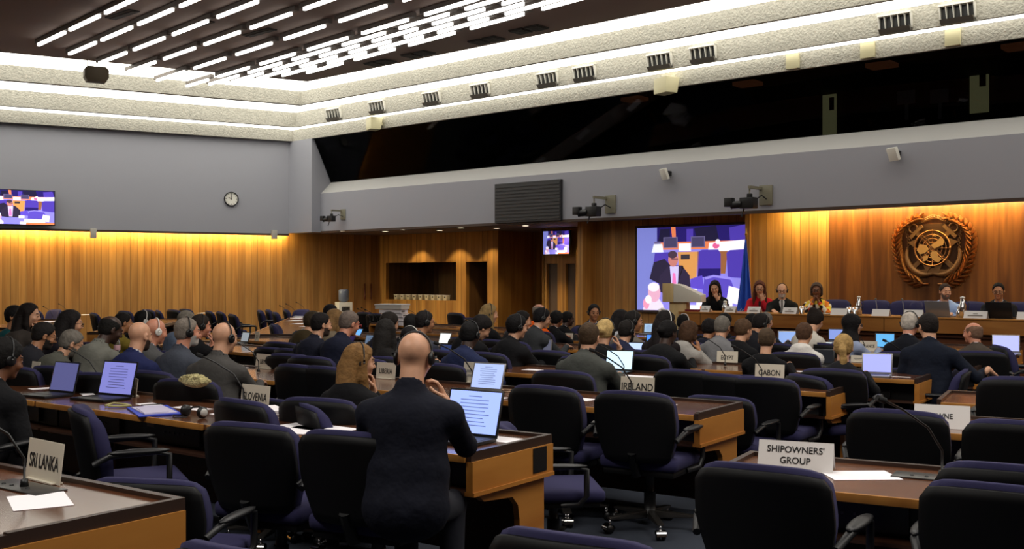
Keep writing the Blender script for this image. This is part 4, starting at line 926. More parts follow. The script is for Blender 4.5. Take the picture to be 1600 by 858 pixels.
# headphones lying on the desk
def cups(parent, pts, r, rc_, cpos, axis='X', mt=M_black):
    mb = MB(); mb.tube(pts, r, 8)
    T = Matrix.Rotation(PI/2, 4, 'Y')
    for c in cpos: mb.lathe([(0, -.02), (.026, -.02), (rc_, -.008), (rc_, .010), (.02, .02), (0, .02)], n=16, T=Matrix.Translation(c) @ T)
    return build('headband', mb, mt, parent)
t = thing('headphones', 'black headphones lying on the SLOVENIA desk', 'headphones', pl(303, 652), -math.radians(38))
cups(t, [(-.075, 0, .04), (-.05, .03, .055), (0, .045, .06), (.05, .03, .055), (.075, 0, .04)], .006, .036, [(-.085, 0, .036), (.085, 0, .036)])
mb = MB(); T = Matrix.Rotation(PI/2, 4, 'Y')
for sx_ in (-1, 1): mb.ell((sx_*.103, 0, .036), (.012, .026, .026))
build('ear_pad', mb, mat('pale foam pad', (196, 194, 188), .9), t)
mb = MB(); mb.tube([(-.08, -.01, .01), (-.14, -.06, .004), (-.06, -.1, .004), (.0, -.05, .004), (-.1, -.02, .004), (-.17, -.03, .004)], .003, 6); build('cable', mb, M_black, t)
# laptops
M_lid = mat('black laptop', (22, 22, 24), .4); M_silver = mat('silver laptop', (160, 158, 158), .35, metal=.6)
def laptop(px, y, face, label, screen=(138, 146, 226), W=.34, H=.21, tilt=.30, body=None, e=1., doc=True, z=DH+.002, twist=0.):
    body = body or M_lid; t = thing('laptop', label, 'laptop', pl(px, y, z), -math.radians(face))
    mb = MB(); mb.box(-W/2, W/2, -.235, 0, 0, .018); build('keyboard_base', mb, body, t, bevel=.004)
    mb = MB(); mb.box(-W/2+.02, W/2-.02, -.14, -.015, .0182, .0195); build('keys', mb, M_panel, t)
    T = Matrix.Translation((0, .0, .015)) @ Matrix.Rotation(-tilt, 4, 'X')
    mb = MB(); mb.box(-W/2, W/2, 0, .008, 0, H+.025, 0, T); lid = build('screen_lid', mb, body, t, bevel=.003)
    if screen:
        c = tuple(screen); sm = mat('screen light %d %d %d' % c, c, .3, emit=e, spec=.2)
        mb = MB(); mb.box(-W/2+.012, W/2-.012, -.0015, -.0005, .018, H+.014, 0, T)
        if doc:
            dk = mat('screen print %d' % c[0], tuple(int(v*.62) for v in c), .3, emit=e*.9, spec=.2)
            for k in range(9): ww = W*(.12 if k == 0 else (.26 if k < 3 else random.uniform(.18, .3))); mb.box(-ww, ww, -.0022, -.0016, H*.93-k*H*.085, H*.95-k*H*.085, 1, T)
            build('display', mb, [sm, dk], lid)
        else: build('display', mb, sm, lid)
    return t
LAP = [(178, 622, 30, 'black laptop with a document page, biggest at the left', (128, 130, 205), .36, .23, .25, None, .8, True), (95, 617, 32, 'dark laptop with dim blue screen at the left picture edge', (92, 94, 145), .30, .21, .25, None, .65, False),
 (733, 686, 34, 'black laptop showing a document beside the bald man in navy', (154, 176, 250), .36, .23, .28, None, 1., True), (758, 613, 35, 'silver laptop showing a page beyond the bald man', (160, 178, 226), .30, .19, .3, M_silver, 1., True),
 (966, 582, 30, 'laptop with very bright screen in front of the man in grey suit', (196, 226, 250), .28, .17, .25, None, 1., False), (992, 562, 30, 'laptop with pale blue screen beside the fair-haired headphone wearer', (176, 198, 246), .25, .15, .25, None, 1., False),
 (1022, 548, 26, 'laptop with vivid blue desktop and white window', (70, 130, 226), .22, .16, .2, None, 1., False), (1013, 522, 26, 'light tablet-like laptop near the dark-haired man with headphones', (150, 180, 214), .16, .13, .2, M_silver, 1., True),
 (1083, 566, 30, 'small bright screen in front of the man in light grey', (190, 188, 240), .1, .06, .3, None, 1., False), (1230, 540, 20, 'laptop with pale blue screen left of the woman in white top', (128, 156, 210), .24, .15, .2, M_silver, 1., False),
 (1306, 534, 20, 'laptop with blue screen left of the headscarf woman', (120, 140, 205), .2, .14, .2, None, 1., False), (1383, 546, 20, 'laptop with teal screen right of the FRANCE sign', (86, 160, 214), .23, .16, .2, None, 1., False),
 (1370, 587, 26, 'laptop with purple screen on the aisle end desk', (150, 156, 232), .26, .16, .2, M_silver, 1., False), (1284, 572, 20, 'black laptop with dark screen by the red bag', (26, 28, 34), .24, .13, .2, None, .3, False),
 (1292, 552, 20, 'white lit page screen behind the ponytail', (214, 236, 244), .2, .1, .4, M_silver, 1., False), (1572, 553, 22, 'laptop with bright violet screen at the right edge', (166, 172, 250), .29, .18, .2, M_silver, 1., False),
 (700, 566, 36, 'laptop with dark navy screen behind the man in blue suit', (44, 56, 96), .26, .15, .2, None, .8, False), (693, 540, 40, 'laptop with glaring white screen beyond the bald man in navy', (236, 244, 246), .2, .13, .3, M_silver, 1., False),
 (577, 550, 38, 'laptop with grey blue screen left of the woman with long black hair', (92, 112, 138), .22, .17, .3, None, .8, True), (558, 527, 48, 'tablet with bright blue screen held up before the man in red glasses', (92, 164, 232), .15, .1, .5, None, 1., False),
 (381, 537, 42, 'laptop with pale grey screen near the bench desks', (150, 160, 168), .18, .12, .3, None, .7, False), (192, 552, 50, 'laptop with lilac screen beyond the bearded bald man', (150, 156, 232), .13, .15, .15, None, 1., False),
 (850, 552, 36, 'grey laptop lid behind the empty chair in mid hall', (92, 94, 112), .2, .12, .15, M_silver, .6, False), (906, 522, 28, 'dark grey laptop before the man facing the hall', None, .16, .1, .2, None, 1., False), (1487, 572, 26, 'laptop with teal screen beside the bald man in brown suit', (84, 116, 140), .2, .08, .3, None, .8, False)]
for l in LAP: laptop(l[0], l[1], l[2], l[3], l[4], l[5], l[6], l[7], l[8], l[9], l[10])
# podium things
def pc(px, dd=.08): s_ = Rs(px, DC+dd); return Rw(s_, DC+dd, CH+.001)
for i, (px, w_) in enumerate(((1103, .17), (1142, .2), (1179, .23), (1235, .24), (1312, .26), (1377, .26), (1428, .27), (1525, .31), (1602, .2))):
    t = tent(pc(px), YR, w_, .1, 'white name card on the podium counter, %s from the lectern' % ordn[i]); t['group'] = 'name cards on the podium'
    if i in (0, 1, 2, 3, 7):
        mb = MB(); mb.box(-w_*.32, w_*.32, -.038, -.034, .03, .045); mb.box(-w_*.1, w_*.1, -.026, -.022, .06, .068); build('faint_print', mb, M_smudge, t)
mb = MB(); mb.box(-.13, .13, -.05, .05, 0, .035); tag(build('book', mb, mat('dark red book', (120, 26, 34), .6), loc=pc(1083, .08), yaw=YR, bevel=.004), 'dark red book beside the lectern on the podium counter', 'book')
def carafe(px, label, h=.24, r=.05, mt=None, cap=None):
    t = thing('carafe', label, 'carafe', pc(px, .2), YR); mt = mt or M_chrome
    mb = MB(); mb.lathe([(0, 0), (r, 0), (r, h*.6), (r*.6, h*.8), (r*.55, h), (0, h)]); build('vessel', mb, mt, t)
    mb = MB(); mb.lathe([(0, h), (r*.62, h), (r*.62, h+.02), (0, h+.03)]); build('stopper', mb, cap or M_white, t)
    mb = MB(); mb.tube([(r*.5, 0, h*.9), (r*1.5, 0, h*.8), (r*1.4, 0, h*.35), (r, 0, h*.3)], .007); build('handle', mb, M_black, t)
carafe(1133, 'steel jug with handle beside the woman in black', .16); carafe(1342, 'tall steel flask with white top near the middle of the podium', .26, .045); carafe(1504, 'tall steel flask right of the man in blue shirt', .27, .055); carafe(1499, 'small steel jug in front of the tall flask', .13, .045)
glm = mat('clear tumbler glass', (210, 215, 220), .05); glm.node_tree.nodes['Principled BSDF'].inputs['Transmission Weight'].default_value = .9
for px, lb in ((1253, 'water glass right of the bald man at the podium'), (1327, 'water glass beside the steel flask, nearer the patterned jacket'), (1336, 'water glass touching the tall steel flask')):
    mb = MB(); mb.lathe([(0, .003), (.03, .003), (.035, .12), (.038, .12), (.034, 0), (0, 0)]); tag(build('tumbler', mb, glm, loc=pc(px, .12)), lb, 'glass')
for px, lb, bd in ((1466, 'silver laptop seen from behind at the podium', M_silver), (1562, 'black laptop seen from behind at the podium', M_lid)):
    p = pc(px, .14); o = laptop(0, 500, 0, lb, None, .34, .2, .3, bd); o.location = p; o.rotation_euler = (0, 0, YR+PI)
mb = MB(); mb.lathe([(0, .0), (.05, 0), (.09, .012), (.09, .016), (.05, .006), (0, .005)]); tag(build('saucer', mb, M_white, loc=pc(1290, .15)), 'white saucer in front of the woman in patterned jacket', 'saucer')
for i, (px, sd) in enumerate(((1222, 0), (1370, 1), (1412, 1))):
    t = thing('podium_microphone', ('black microphone in front of the bald man at the podium', 'thin pale looped microphone stalk in the middle of the podium', 'second thin microphone stalk near the man in blue shirt')[i], 'microphone', pc(px, .25), YR)
    mb = MB(); mb.lathe([(0, .02), (.04, .02), (.05, 0), (0, 0)]); build('foot', mb, M_black, t)
    mb = MB(); mb.tube([(0, 0, .01), (-.02, .05, .12), (-.06, .12, .2), (-.1, .2, .24)], .005); mb.ell((-.11, .22, .24), (.016, .02, .016)); build('stalk', mb, M_black if sd == 0 else M_met, t)
# boxes, bottles, bags, dispenser
t0 = pl(613, 508)
t = thing('archive_box', 'big white box on top of the pile near the servery', 'box', (t0.x, t0.y, DH+.30), -math.radians(20))
mb = MB(); mb.box(-.27, .27, -.18, .18, 0, .09); build('carton', mb, M_white, t, bevel=.006); mb = MB(); mb.box(-.28, .28, -.19, .19, .07, .095); build('lid', mb, M_card, t, bevel=.004)
for i in range(4):
    mb = MB(); mb.box(-.2, .24, -.16, .16, 0, .062); mb.box(-.21, .25, -.13, .0, .02, .05, 1)
    tag(build('document_pile', mb, [M_paper, mat('grey folder', (120, 112, 104), .7)], loc=(t0.x+.1*random.uniform(0, 1), t0.y, DH+.003+i*.0743), yaw=-math.radians(18+random.uniform(-5, 5))), 'bundle of documents under the big white box, %s from the desk' % ordn[i], 'papers', 'document bundles under the white box')
px, y = 537, 500; D = WL-.6; s0 = Ls(537, D); zt_, zm, zb_ = Lz(537, 452, D), Lz(537, 472, D), Lz(537, 486, D)
t = thing('water_dispenser', 'white water dispenser with large clear bottle by the oak wall', 'water dispenser', Lw(s0, D, 0), YL)
mb = MB(); mb.box(-.19, .19, -.16, .16, 0, zm); mb.box(-.12, .12, -.165, -.16, zm-.25, zm-.12, 1); build('cabinet', mb, [M_white, M_met], t, bevel=.01)
mb = MB(); mb.lathe([(0, zm), (.06, zm), (.14, zm+.05), (.14, zt_-.03), (.11, zt_), (0, zt_)]); bm_ = mat('blue grey water bottle', (120, 130, 150), .15); build('bottle', mb, bm_, t)
mb = MB(); [mb.tube([(x, -.16, zm-.14), (x, -.2, zm-.16)], .012) for x in (-.05, .05)]; build('tap', mb, M_black, t)
def bottle(px, y, label, k=1.):
    t = thing('water_bottle', label, 'bottle', pl(px, y)); t.scale = (k, k, k)
    mb = MB(); mb.lathe([(0, 0), (.031, 0), (.032, .12), (.022, .17), (.013, .185), (.013, .2), (0, .2)]); build('bottle_body', mb, glm, t)
    mb = MB(); mb.lathe([(.0325, .06), (.0328, .061), (.0328, .11), (.0325, .111)]); build('bottle_label', mb, mat('pink white label', (214, 170, 176), .5), t)
    mb = MB(); mb.lathe([(0, .215), (.015, .215), (.015, .198), (0, .198)]); build('cap', mb, M_white, t)
bottle(183, 556, 'plastic water bottle beside the lilac laptop', 1.1); bottle(325, 530, 'water bottle before the man with his hand at his mouth')
bottle(309, 567, 'pale bottle beside the grey haired headphone wearer', 1.1)
mb = MB(); mb.ell((0, 0, .05), (.09, .06, .05)); mb.tube([(-.06, 0, .08), (0, 0, .13), (.06, 0, .08)], .008); tag(build('red_bag', mb, mat('bright red cloth', (200, 30, 40), .6), loc=pl(1243, 574)), 'bright red pouch beside the black laptop', 'pouch')
mb = MB(); mb.box(-.09, .09, -.012, .012, 0, .012); tag(build('folded_glasses_case', mb, M_steel, loc=pl(846, 598), yaw=-.5), 'thin silver case on the desk between the chairs in mid hall', 'case')
t = thing('desk_cable', 'tangle of pale cable on the desk beside the silver laptop', 'cable', pl(790, 612), 0)
mb = MB(); mb.tube([(.1*math.cos(k*.9)*(1-k*.03), .07*math.sin(k*.9), .006+.004*math.sin(k)) for k in range(18)], .004, 6); build('cord', mb, mat('tan cable', (150, 120, 90), .5), t)
# fur trimmed coat hung on a chair, eyeglass case, yellow strap
v_, m_ = [], []
mb = MB(); mb.ell((0, 0, .0), (.13, .06, .045), 0, 24)
for k in range(60): a = random.uniform(0, PI); mb.ell((.115*math.cos(a), random.uniform(-.045, .03), .036*math.sin(a)), (.016, .016, .014), 0, 8)
p = pl(298, 606, .86); tag(build('fur_hood', mb, mat('pale yellow fur', (206, 194, 140), .95, noise=.4, nscale=60, bump=1., bscale=120), loc=(p.x, p.y+.1, .895), yaw=-.6), 'pale yellow fur-trimmed hood lying on a chair back', 'garment')
mb = MB(); mb.tube([(-.09, 0, .008), (-.05, .05, .02), (.03, .05, .012), (.08, .01, .008), (.02, -.03, .008), (-.06, -.02, .008)], .008, 6); tag(build('lanyard', mb, mat('pale yellow strap', (170, 164, 110), .7), loc=pl(185, 636)), 'pale yellow looped strap beside the blue folder', 'strap')
# ---------------------------------------------------------------- people: smooth distance-field bodies meshed as one surface
class Field:
    def __init__(s, lo, hi, h):
        s.lo = np.array(lo, float); s.h = h; s.n = np.maximum(np.ceil((np.array(hi)-s.lo)/h).astype(int)+1, 4); s.d = np.full(s.n, .15, np.float32)
    def sub(s, lo, hi, mg):
        a = np.clip(np.floor((np.array(lo)-mg-s.lo)/s.h).astype(int), 0, s.n-1); b = np.clip(np.ceil((np.array(hi)+mg-s.lo)/s.h).astype(int)+1, 1, s.n)
        if np.any(b <= a): return None
        sl = tuple(slice(a[i], b[i]) for i in range(3))
        g = np.meshgrid(*[s.lo[i]+s.h*np.arange(a[i], b[i]) for i in range(3)], indexing='ij', sparse=True); return sl, g
    def put(s, sl, e, k, op):
        d = s.d[sl]
        if op == 'add':
            if k > 0: hh = np.clip(.5+.5*(d-e)/k, 0, 1); s.d[sl] = d*(1-hh)+e*hh-k*hh*(1-hh)
            else: s.d[sl] = np.minimum(d, e)
        elif op == 'sub':
            hh = np.clip(.5-.5*(d+e)/k, 0, 1); s.d[sl] = d*(1-hh)-e*hh+k*hh*(1-hh)
        elif op == 'int': s.d[sl] = np.maximum(d, e)
    def cap(s, a, b, ra, rb, k=.02, op='add'):
        a = np.array(a, float); b = np.array(b, float); r = max(ra, rb); q = s.sub(np.minimum(a, b)-r, np.maximum(a, b)+r, .06)
        if q is None: return
        sl, (X, Y, Z) = q; ab = b-a; L = max(float(ab @ ab), 1e-9)
        t = np.clip(((X-a[0])*ab[0]+(Y-a[1])*ab[1]+(Z-a[2])*ab[2])/L, 0, 1)
        e = np.sqrt((X-a[0]-t*ab[0])**2+(Y-a[1]-t*ab[1])**2+(Z-a[2]-t*ab[2])**2)-(ra+(rb-ra)*t); s.put(sl, e, k, op)
    def ell(s, c, r, R=None, k=.02, op='add', noise=None):
        c = np.array(c, float); m = max(r); q = s.sub(c-m, c+m, .06)
        if q is None: return
        sl, (X, Y, Z) = q; X, Y, Z = X-c[0], Y-c[1], Z-c[2]
        if R is not None: X, Y, Z = (R[0][0]*X+R[1][0]*Y+R[2][0]*Z, R[0][1]*X+R[1][1]*Y+R[2][1]*Z, R[0][2]*X+R[1][2]*Y+R[2][2]*Z)
        k0 = np.sqrt((X/r[0])**2+(Y/r[1])**2+(Z/r[2])**2); k1 = np.sqrt((X/r[0]**2)**2+(Y/r[1]**2)**2+(Z/r[2]**2)**2)+1e-9
        e = k0*(k0-1)/k1
        if noise: a, f = noise; e = e-a*(np.sin(f*X+1.3*np.sin(f*Z*.7))*np.sin(f*Y+.5)*np.sin(f*Z+2))
        s.put(sl, e, k, op)
    def half(s, p, n):
        """keep the side the normal n points away from"""
        X, Y, Z = np.meshgrid(*[s.lo[i]+s.h*np.arange(s.n[i]) for i in range(3)], indexing='ij', sparse=True)
        s.d = np.maximum(s.d, ((X-p[0])*n[0]+(Y-p[1])*n[1]+(Z-p[2])*n[2]).astype(np.float32))
    def nets(s):
        d = s.d.copy(); d[0] = d[-1] = .1; d[:, 0] = d[:, -1] = .1; d[:, :, 0] = d[:, :, -1] = .1
        ins = d < 0; nx, ny, nz = d.shape
        cnt = np.zeros((nx-1, ny-1, nz-1), np.int8)
        offs = [(i, j, k) for i in (0, 1) for j in (0, 1) for k in (0, 1)]
        for i, j, k in offs: cnt += ins[i:nx-1+i, j:ny-1+j, k:nz-1+k]
        act = np.argwhere((cnt > 0) & (cnt < 8))
        if len(act) == 0: return np.zeros((0, 3)), np.zeros((0, 4), int)
        idx = np.full(cnt.shape, -1, np.int32); idx[tuple(act.T)] = np.arange(len(act))
        vals = np.stack([d[act[:, 0]+i, act[:, 1]+j, act[:, 2]+k] for i, j, k in offs], 1); C = np.array(offs, float)
        acc = np.zeros((len(act), 3)); num = np.zeros(len(act))
        for a in range(8):
            for b in range(a+1, 8):
                if np.abs(C[a]-C[b]).sum() != 1: continue
                va, vb = vals[:, a], vals[:, b]; m = (va < 0) != (vb < 0); t = np.where(m, va/(va-vb+1e-12), 0)
                acc += np.where(m[:, None], C[a]+(C[b]-C[a])*t[:, None], 0); num += m
        V = (act+acc/num[:, None])*s.h+s.lo
        Q = []
        for ax in range(3):
            u, v = [(1, 2), (2, 0), (0, 1)][ax]
            sa_ = [slice(1, -1)]*3; sa_[ax] = slice(0, -1); sb_ = [slice(1, -1)]*3; sb_[ax] = slice(1, None)
            A, B = ins[tuple(sa_)], ins[tuple(sb_)]; e = np.argwhere(A != B)
            if len(e) == 0: continue
            flip = A[tuple(e.T)]; g = e.copy(); o = [1, 1, 1]; o[ax] = 0; g += o
            def gi(du, dv): h_ = g.copy(); h_[:, u] += du; h_[:, v] += dv; return idx[tuple(h_.T)]
            q = np.stack([gi(-1, -1), gi(0, -1), gi(0, 0), gi(-1, 0)], 1); q[~flip] = q[~flip][:, ::-1]; Q.append(q)
        return V, np.concatenate(Q)
def fmesh(name, parts, mats, mfun=None, relax=1):
    """parts: list of (V,Q) joined in one mesh; mfun(V_center)->material index"""
    vs, qs, o = [], [], 0
    for V, Q in parts:
        vs.append(V); qs.append(Q+o); o += len(V)
    V = np.concatenate(vs); Q = np.concatenate(qs)
    me = bpy.data.meshes.new(name); me.vertices.add(len(V)); me.vertices.foreach_set('co', V.astype(np.float32).ravel())
    me.loops.add(len(Q)*4); me.loops.foreach_set('vertex_index', Q.astype(np.int32).ravel())
    me.polygons.add(len(Q)); me.polygons.foreach_set('loop_start', np.arange(0, len(Q)*4, 4, dtype=np.int32))
    for m in mats: me.materials.append(m)
    if mfun is not None: me.polygons.foreach_set('material_index', mfun(V[Q].mean(1)).astype(np.int32))
    me.polygons.foreach_set('use_smooth', np.ones(len(Q), bool)); me.update(calc_edges=True); return me
def rotm(yaw, pitch, roll=0):
    """columns = local axes; yaw clockwise seen from above, pitch forward/down, roll to the right"""
    return np.array((Euler((-pitch, roll, -yaw), 'XYZ').to_matrix()))
SK = {'fair': (208, 156, 124), 'pale': (216, 172, 142), 'tan': (178, 124, 88), 'brown': (120, 76, 50), 'dark': (62, 40, 30), 'pink': (206, 140, 112)}
def skin(k): return mat('skin '+k, SK[k], .5, noise=.08, nscale=30)
def ik(sh, hd, l1, l2, hint):
    sh, hd = np.array(sh, float), np.array(hd, float); v = hd-sh; L = np.linalg.norm(v)
    if L > l1+l2-.01: hd = sh+v/L*(l1+l2-.01); v = hd-sh; L = np.linalg.norm(v)
    a = (l1*l1-l2*l2+L*L)/(2*L); hgt = math.sqrt(max(l1*l1-a*a, 1e-6)); n = v/L; h = np.array(hint, float); h -= n*(h @ n); h /= np.linalg.norm(h)
    return sh+n*a+h*hgt, hd
def hand_field(wr, d, nrm, side, curl, h, fore):
    """palm and five fingers; d is the way the hand points, nrm the palm's facing, side the thumb's side"""
    d = d/np.linalg.norm(d); nrm = nrm-d*(nrm @ d); nrm /= np.linalg.norm(nrm); s = np.cross(d, nrm)*side
    F = Field(np.minimum(wr, wr+d*.2)-.12, np.maximum(wr, wr+d*.2)+.12, h)
    F.cap(fore, wr, .03, .026, .0); F.cap(wr, wr+d*.03, .025, .024, .02)
    for q in (-.026, -.009, .009, .026): F.cap(wr+d*.02+s*q*.6, wr+d*.085+s*q, .015, .0115, .012)
    for j, (q, L) in enumerate(((.028, .070), (.0095, .080), (-.0095, .074), (-.028, .058))):
        p = wr+d*.088+s*q; a = curl*.5
        for seg in range(3):
            dr = d*math.cos(a)+nrm*math.sin(a)+s*(q*1.5); dr /= np.linalg.norm(dr); p2 = p+dr*L*(.42, .32, .26)[seg]; F.cap(p, p2, .0092-.0008*seg, .0086-.0008*seg, .003); p = p2; a += curl*.75
    p = wr+d*.025+s*.026; p2 = p+d*.028+s*.028+nrm*.012; p3 = p2+d*.03+s*.008+nrm*.016*(1+curl); F.cap(p, p2, .014, .0115, .012); F.cap(p2, p3, .0108, .009, .004); F.cap(p3, p3+d*.02+nrm*.008, .009, .008, .003)
    return F.nets()
PN = [0]
def person(px, ytop, fd, label, hd=0, bd=None, hair='short', hc=(30, 24, 20), sk='fair', top=(24, 24, 28), shirt=None, garment='suit', lean=12, pitch=10, roll=0, arms=('desk', 'desk'), phones=False, glasses=False, beard=None, tie=None, z0=0., seat=True, build_k=1., short_sleeve=False, chairlabel=None, twist=0., pcol=(22, 22, 26), collar=None, hz=None, extra=None, chair_d=.05, chair_z=1., ch_face=None):
    X, Y = on(px, fd); ztop = CAMZ-(ytop-HOR)/fd-z0
    va = math.degrees(math.atan2(px-800, FPX))
    bf = (35 if px > 430 else 41) if bd is None else bd+va
    hf = hd+va; hy = ((hf-bf+180) % 360)-180; tw = 0
    if abs(hy) > 75: tw = math.copysign(abs(hy)-75, hy); hy = math.copysign(75, hy)
    twist = math.radians(twist+tw*.9)
    h = max(.0075, min(.013, 2.6/fd)); hb = h*1.15; K = build_k
    # skeleton in seated frame: +y faces forward, pelvis over the origin
    le = math.radians(lean); SEATZ = .485
    pel = np.array((0, 0, SEATZ+.09)); up = np.array((0, math.sin(le), math.cos(le)))
    standard = SEATZ+.09+.50*math.cos(le)+.245*math.cos(le*.4)
    sp = min(max(.50+(ztop-standard)/max(math.cos(le), .6), .42), .56)
    chest = pel+up*sp*.62; neck0 = pel+up*sp
    slump = math.radians(12); up2 = np.array((0, math.sin(le+slump), math.cos(le+slump)))
    cs, sn = math.cos(-twist), math.sin(-twist); RT = np.array(((cs, -sn, 0), (sn, cs, 0), (0, 0, 1)))
    shl = {s_: neck0-up*.10+RT @ np.array((s_*.168*K, .0, 0)) for s_ in (-1, 1)}
    H = rotm(math.radians(hy), math.radians(pitch), math.radians(roll))
    neck1 = neck0+up2*.065
    hp = lambda p: neck1+H @ (np.array(p)+np.array((0, .028, .10)))
    topnow = hp((0, -.01, .113))[2]; dz = ztop-topnow
    # root so that the head lands on its place; remaining height difference is taken by scaling the figure a little
    sc = float(np.clip(ztop/topnow, .90, 1.08))
    a = math.radians(bf); hcn = hp((0, 0, 0))*sc; c_, s2 = math.cos(-a), math.sin(-a)
    rx = X-(hcn[0]*c_-hcn[1]*s2); ry = Y-(hcn[0]*s2+hcn[1]*c_)
    zoff = ztop-topnow*sc; zoff = zoff if abs(zoff) > .004 else 0
    # arms
    hands = {}; elb = {}
    for s_, pose in zip((-1, 1), arms):
        hint = np.array((s_*.55, -.35, -.8)); palm = np.array((0, 0, -1.)); curl = .45; hdir = None
        if pose == 'desk': tgt = np.array((s_*.13, .40+.06*(s_ > 0), .80/sc)); hdir = np.array((-s_*.35, .9, -.12))
        elif pose == 'lap': tgt = np.array((s_*.10, .26, .64)); hdir = np.array((-s_*.5, .8, -.2))
        elif pose == 'chin': tgt = hp((s_*.05, .10, -.20)); hint = np.array((s_*.4, .6, -1.)); hdir = hp((s_*.03, .09, -.06))-tgt; palm = hp((0, 0, 0))-tgt; curl = .9
        elif pose == 'mouth': tgt = hp((s_*.07, .13, -.19)); hint = np.array((s_*.5, .5, -1.)); hdir = hp((s_*.02, .115, -.07))-tgt; palm = hp((0, .05, -.05))-tgt; curl = .8
        elif pose == 'ear': tgt = hp((s_*.15, .03, -.17)); hint = np.array((s_*.5, .3, -1.)); hdir = hp((s_*.10, .03, -.02))-tgt; palm = hp((0, 0, 0))-tgt; curl = .5
        elif pose == 'cheek': tgt = hp((s_*.105, .08, -.19)); hint = np.array((s_*.6, .8, -1.)); hdir = hp((s_*.078, .055, -.04))-tgt; palm = hp((0, .03, -.04))-tgt; curl = .75
        elif pose == 'phone': tgt = hp((s_*.15, .07, -.215)); hint = np.array((s_*.40, .25, -1.)); hdir = hp((s_*.095, .035, -.06))-tgt; palm = hp((0, .0, -.04))-tgt; curl = .7
        elif pose == 'clasp': tgt = hp((s_*.05, .15, -.19)); hint = np.array((s_*.7, .3, -1.)); hdir = hp((s_*.01, .13, -.07))-tgt; palm = np.array((-s_*1., 0, 0)); curl = .7
        else: tgt = np.array(pose, float); hdir = tgt-shl[s_]; hdir[2] -= .15
        e_, w_ = ik(shl[s_], tgt, .285, .25, hint); elb[s_] = e_
        hands[s_] = (w_, hdir if hdir is not None else w_-e_, palm, curl)
    # --- body
    lo = np.array((-.45, -.28, .0)); hi = np.array((.45, .72, 1.45)); hb_ = max(.014, h*1.3)
    F = Field(lo, hi, hb_)
    F.ell(pel, (.155*K, .12, .12)); F.ell((pel+chest)/2, (.135*K, .10*K, .16), k=.05); F.ell(chest, (.15*K, .105*K, .17), k=.05)
    F.cap(shl[-1], shl[1], .05, .05, .05); F.cap(neck0-up*.05, hp((0, -.02, -.05)), .056, .052, .03)
    kn = {}
    for s_ in (-1, 1):
        hp_ = pel+np.array((s_*.085, .02, -.01)); kn_ = np.array((s_*.12, .44, .50)); an = np.array((s_*.13, .46-.06*s_, .09)); kn[s_] = (hp_, kn_, an)
        F.cap(hp_, kn_, .075, .055); F.cap(kn_, an, .052, .036); F.cap(an, an+np.array((0, .12, -.045)), .036, .03)
        F.cap(shl[s_], elb[s_], .043, .036, .03); F.cap(elb[s_], hands[s_][0], .036, .026, .01)
    F.ell(hp((0, -.005, .02)), (.06, .075, .085), H)
    parts = [F.nets()]
    hh = max(.0042, min(.0095, 1.5/fd))
    c0_ = hp((0, 0, 0)); G = Field(c0_-.185, c0_+.185, hh)
    G.cap(neck0-up*.03, hp((0, -.022, -.04)), .058*K**.5, .052*K**.5, .0)
    G.ell(hp((0, -.012, .030)), (.0745, .095, .086), H, .02); G.ell(hp((0, .022, -.035)), (.060, .068, .075), H, .03); G.ell(hp((0, .068, -.090)), (.024, .02, .018), H, .025)
    for s_ in (-1, 1):
        G.ell(hp((s_*.036, .062, -.028)), (.026, .024, .022), H, .02); G.ell(hp((s_*.031, .104, .008)), (.015, .016, .011), H, .012, 'sub')
        G.ell(hp((s_*.079, -.006, -.006)), (.011, .02, .032), H @ rotm(s_*.35, 0), .006); G.ell(hp((s_*.087, .002, -.004)), (.006, .010, .016), H, .004, 'sub')
        G.ell(hp((s_*.030, .088, -.0)), (.0115, .0115, .0105), H, .004)
    G.cap(hp((-.03, .083, .026)), hp((.03, .083, .026)), .011, .011, .015)
    G.cap(hp((0, .088, .012)), hp((0, .108, -.024)), .0085, .0125, .01); G.cap(hp((-.012, .096, -.03)), hp((.012, .096, -.03)), .008, .008, .008)
    G.ell(hp((0, .086, -.054)), (.023, .011, .006), H, .005); G.ell(hp((0, .084, -.064)), (.019, .011, .007), H, .005)
    if beard: G.ell(hp((0, .050, -.078)), (.042, .040, .032), H, .02)
    parts.append(G.nets())
    for s_ in (-1, 1):
        w_, d_, p_, cu = hands[s_]
        if fd > 60 and (arms[s_ > 0] not in ('lap',) or fd > 230): parts.append(hand_field(w_, np.array(d_, float), np.array(p_, float), s_, cu, max(.0045, min(.0075, 1.3/fd)), elb[s_]+(w_-elb[s_])*.7))
    skm = skin(sk); bm_ = mat('beard %d' % (beard[0] if beard else 0), beard or (30, 25, 22), .9); lip = mat('lips '+sk, tuple(int(v*q) for v, q in zip(SK[sk], (.86, .66, .66))), .5); br = mat('brows %d %d %d' % tuple(hc), tuple(int(v*.7) for v in hc), .8); ey = mat('eye dark', (22, 18, 16), .2)
    Hi = H.T; off = np.array((0, .028, .10))
    def mf(c):
        L = (c-neck1) @ H-off; m = np.zeros(len(c), int); near = np.abs(L).max(1) < .14
        x, y, z = np.abs(L[:, 0]), L[:, 1], L[:, 2]
        if beard: m[near & (y > .012) & (z < -.045+(y < .055)*.02) & (z > -.125) & ~((x < .02) & (z > -.062) & (z < -.05))] = 1
        if beard: m[near & (y > .07) & (z < -.036) & (z > -.05) & (x < .03)] = 1
        m[near & (y > .088) & (x < .020) & (z > -.066) & (z < -.053)] = 2
        m[near & (y > .07) & (x > .014) & (x < .048) & (z > .024) & (z < .032)] = 3
        m[near & (y > .088) & (x > .021) & (x < .041) & (z > -.006) & (z < .006)] = 4
        return m
    me = fmesh('person', parts, [skm, bm_, lip, br, ey], mf)
    o = link('person', me, None, (rx, ry, z0+zoff), -a); o.scale = (sc, sc, sc); tag(o, label, 'person')
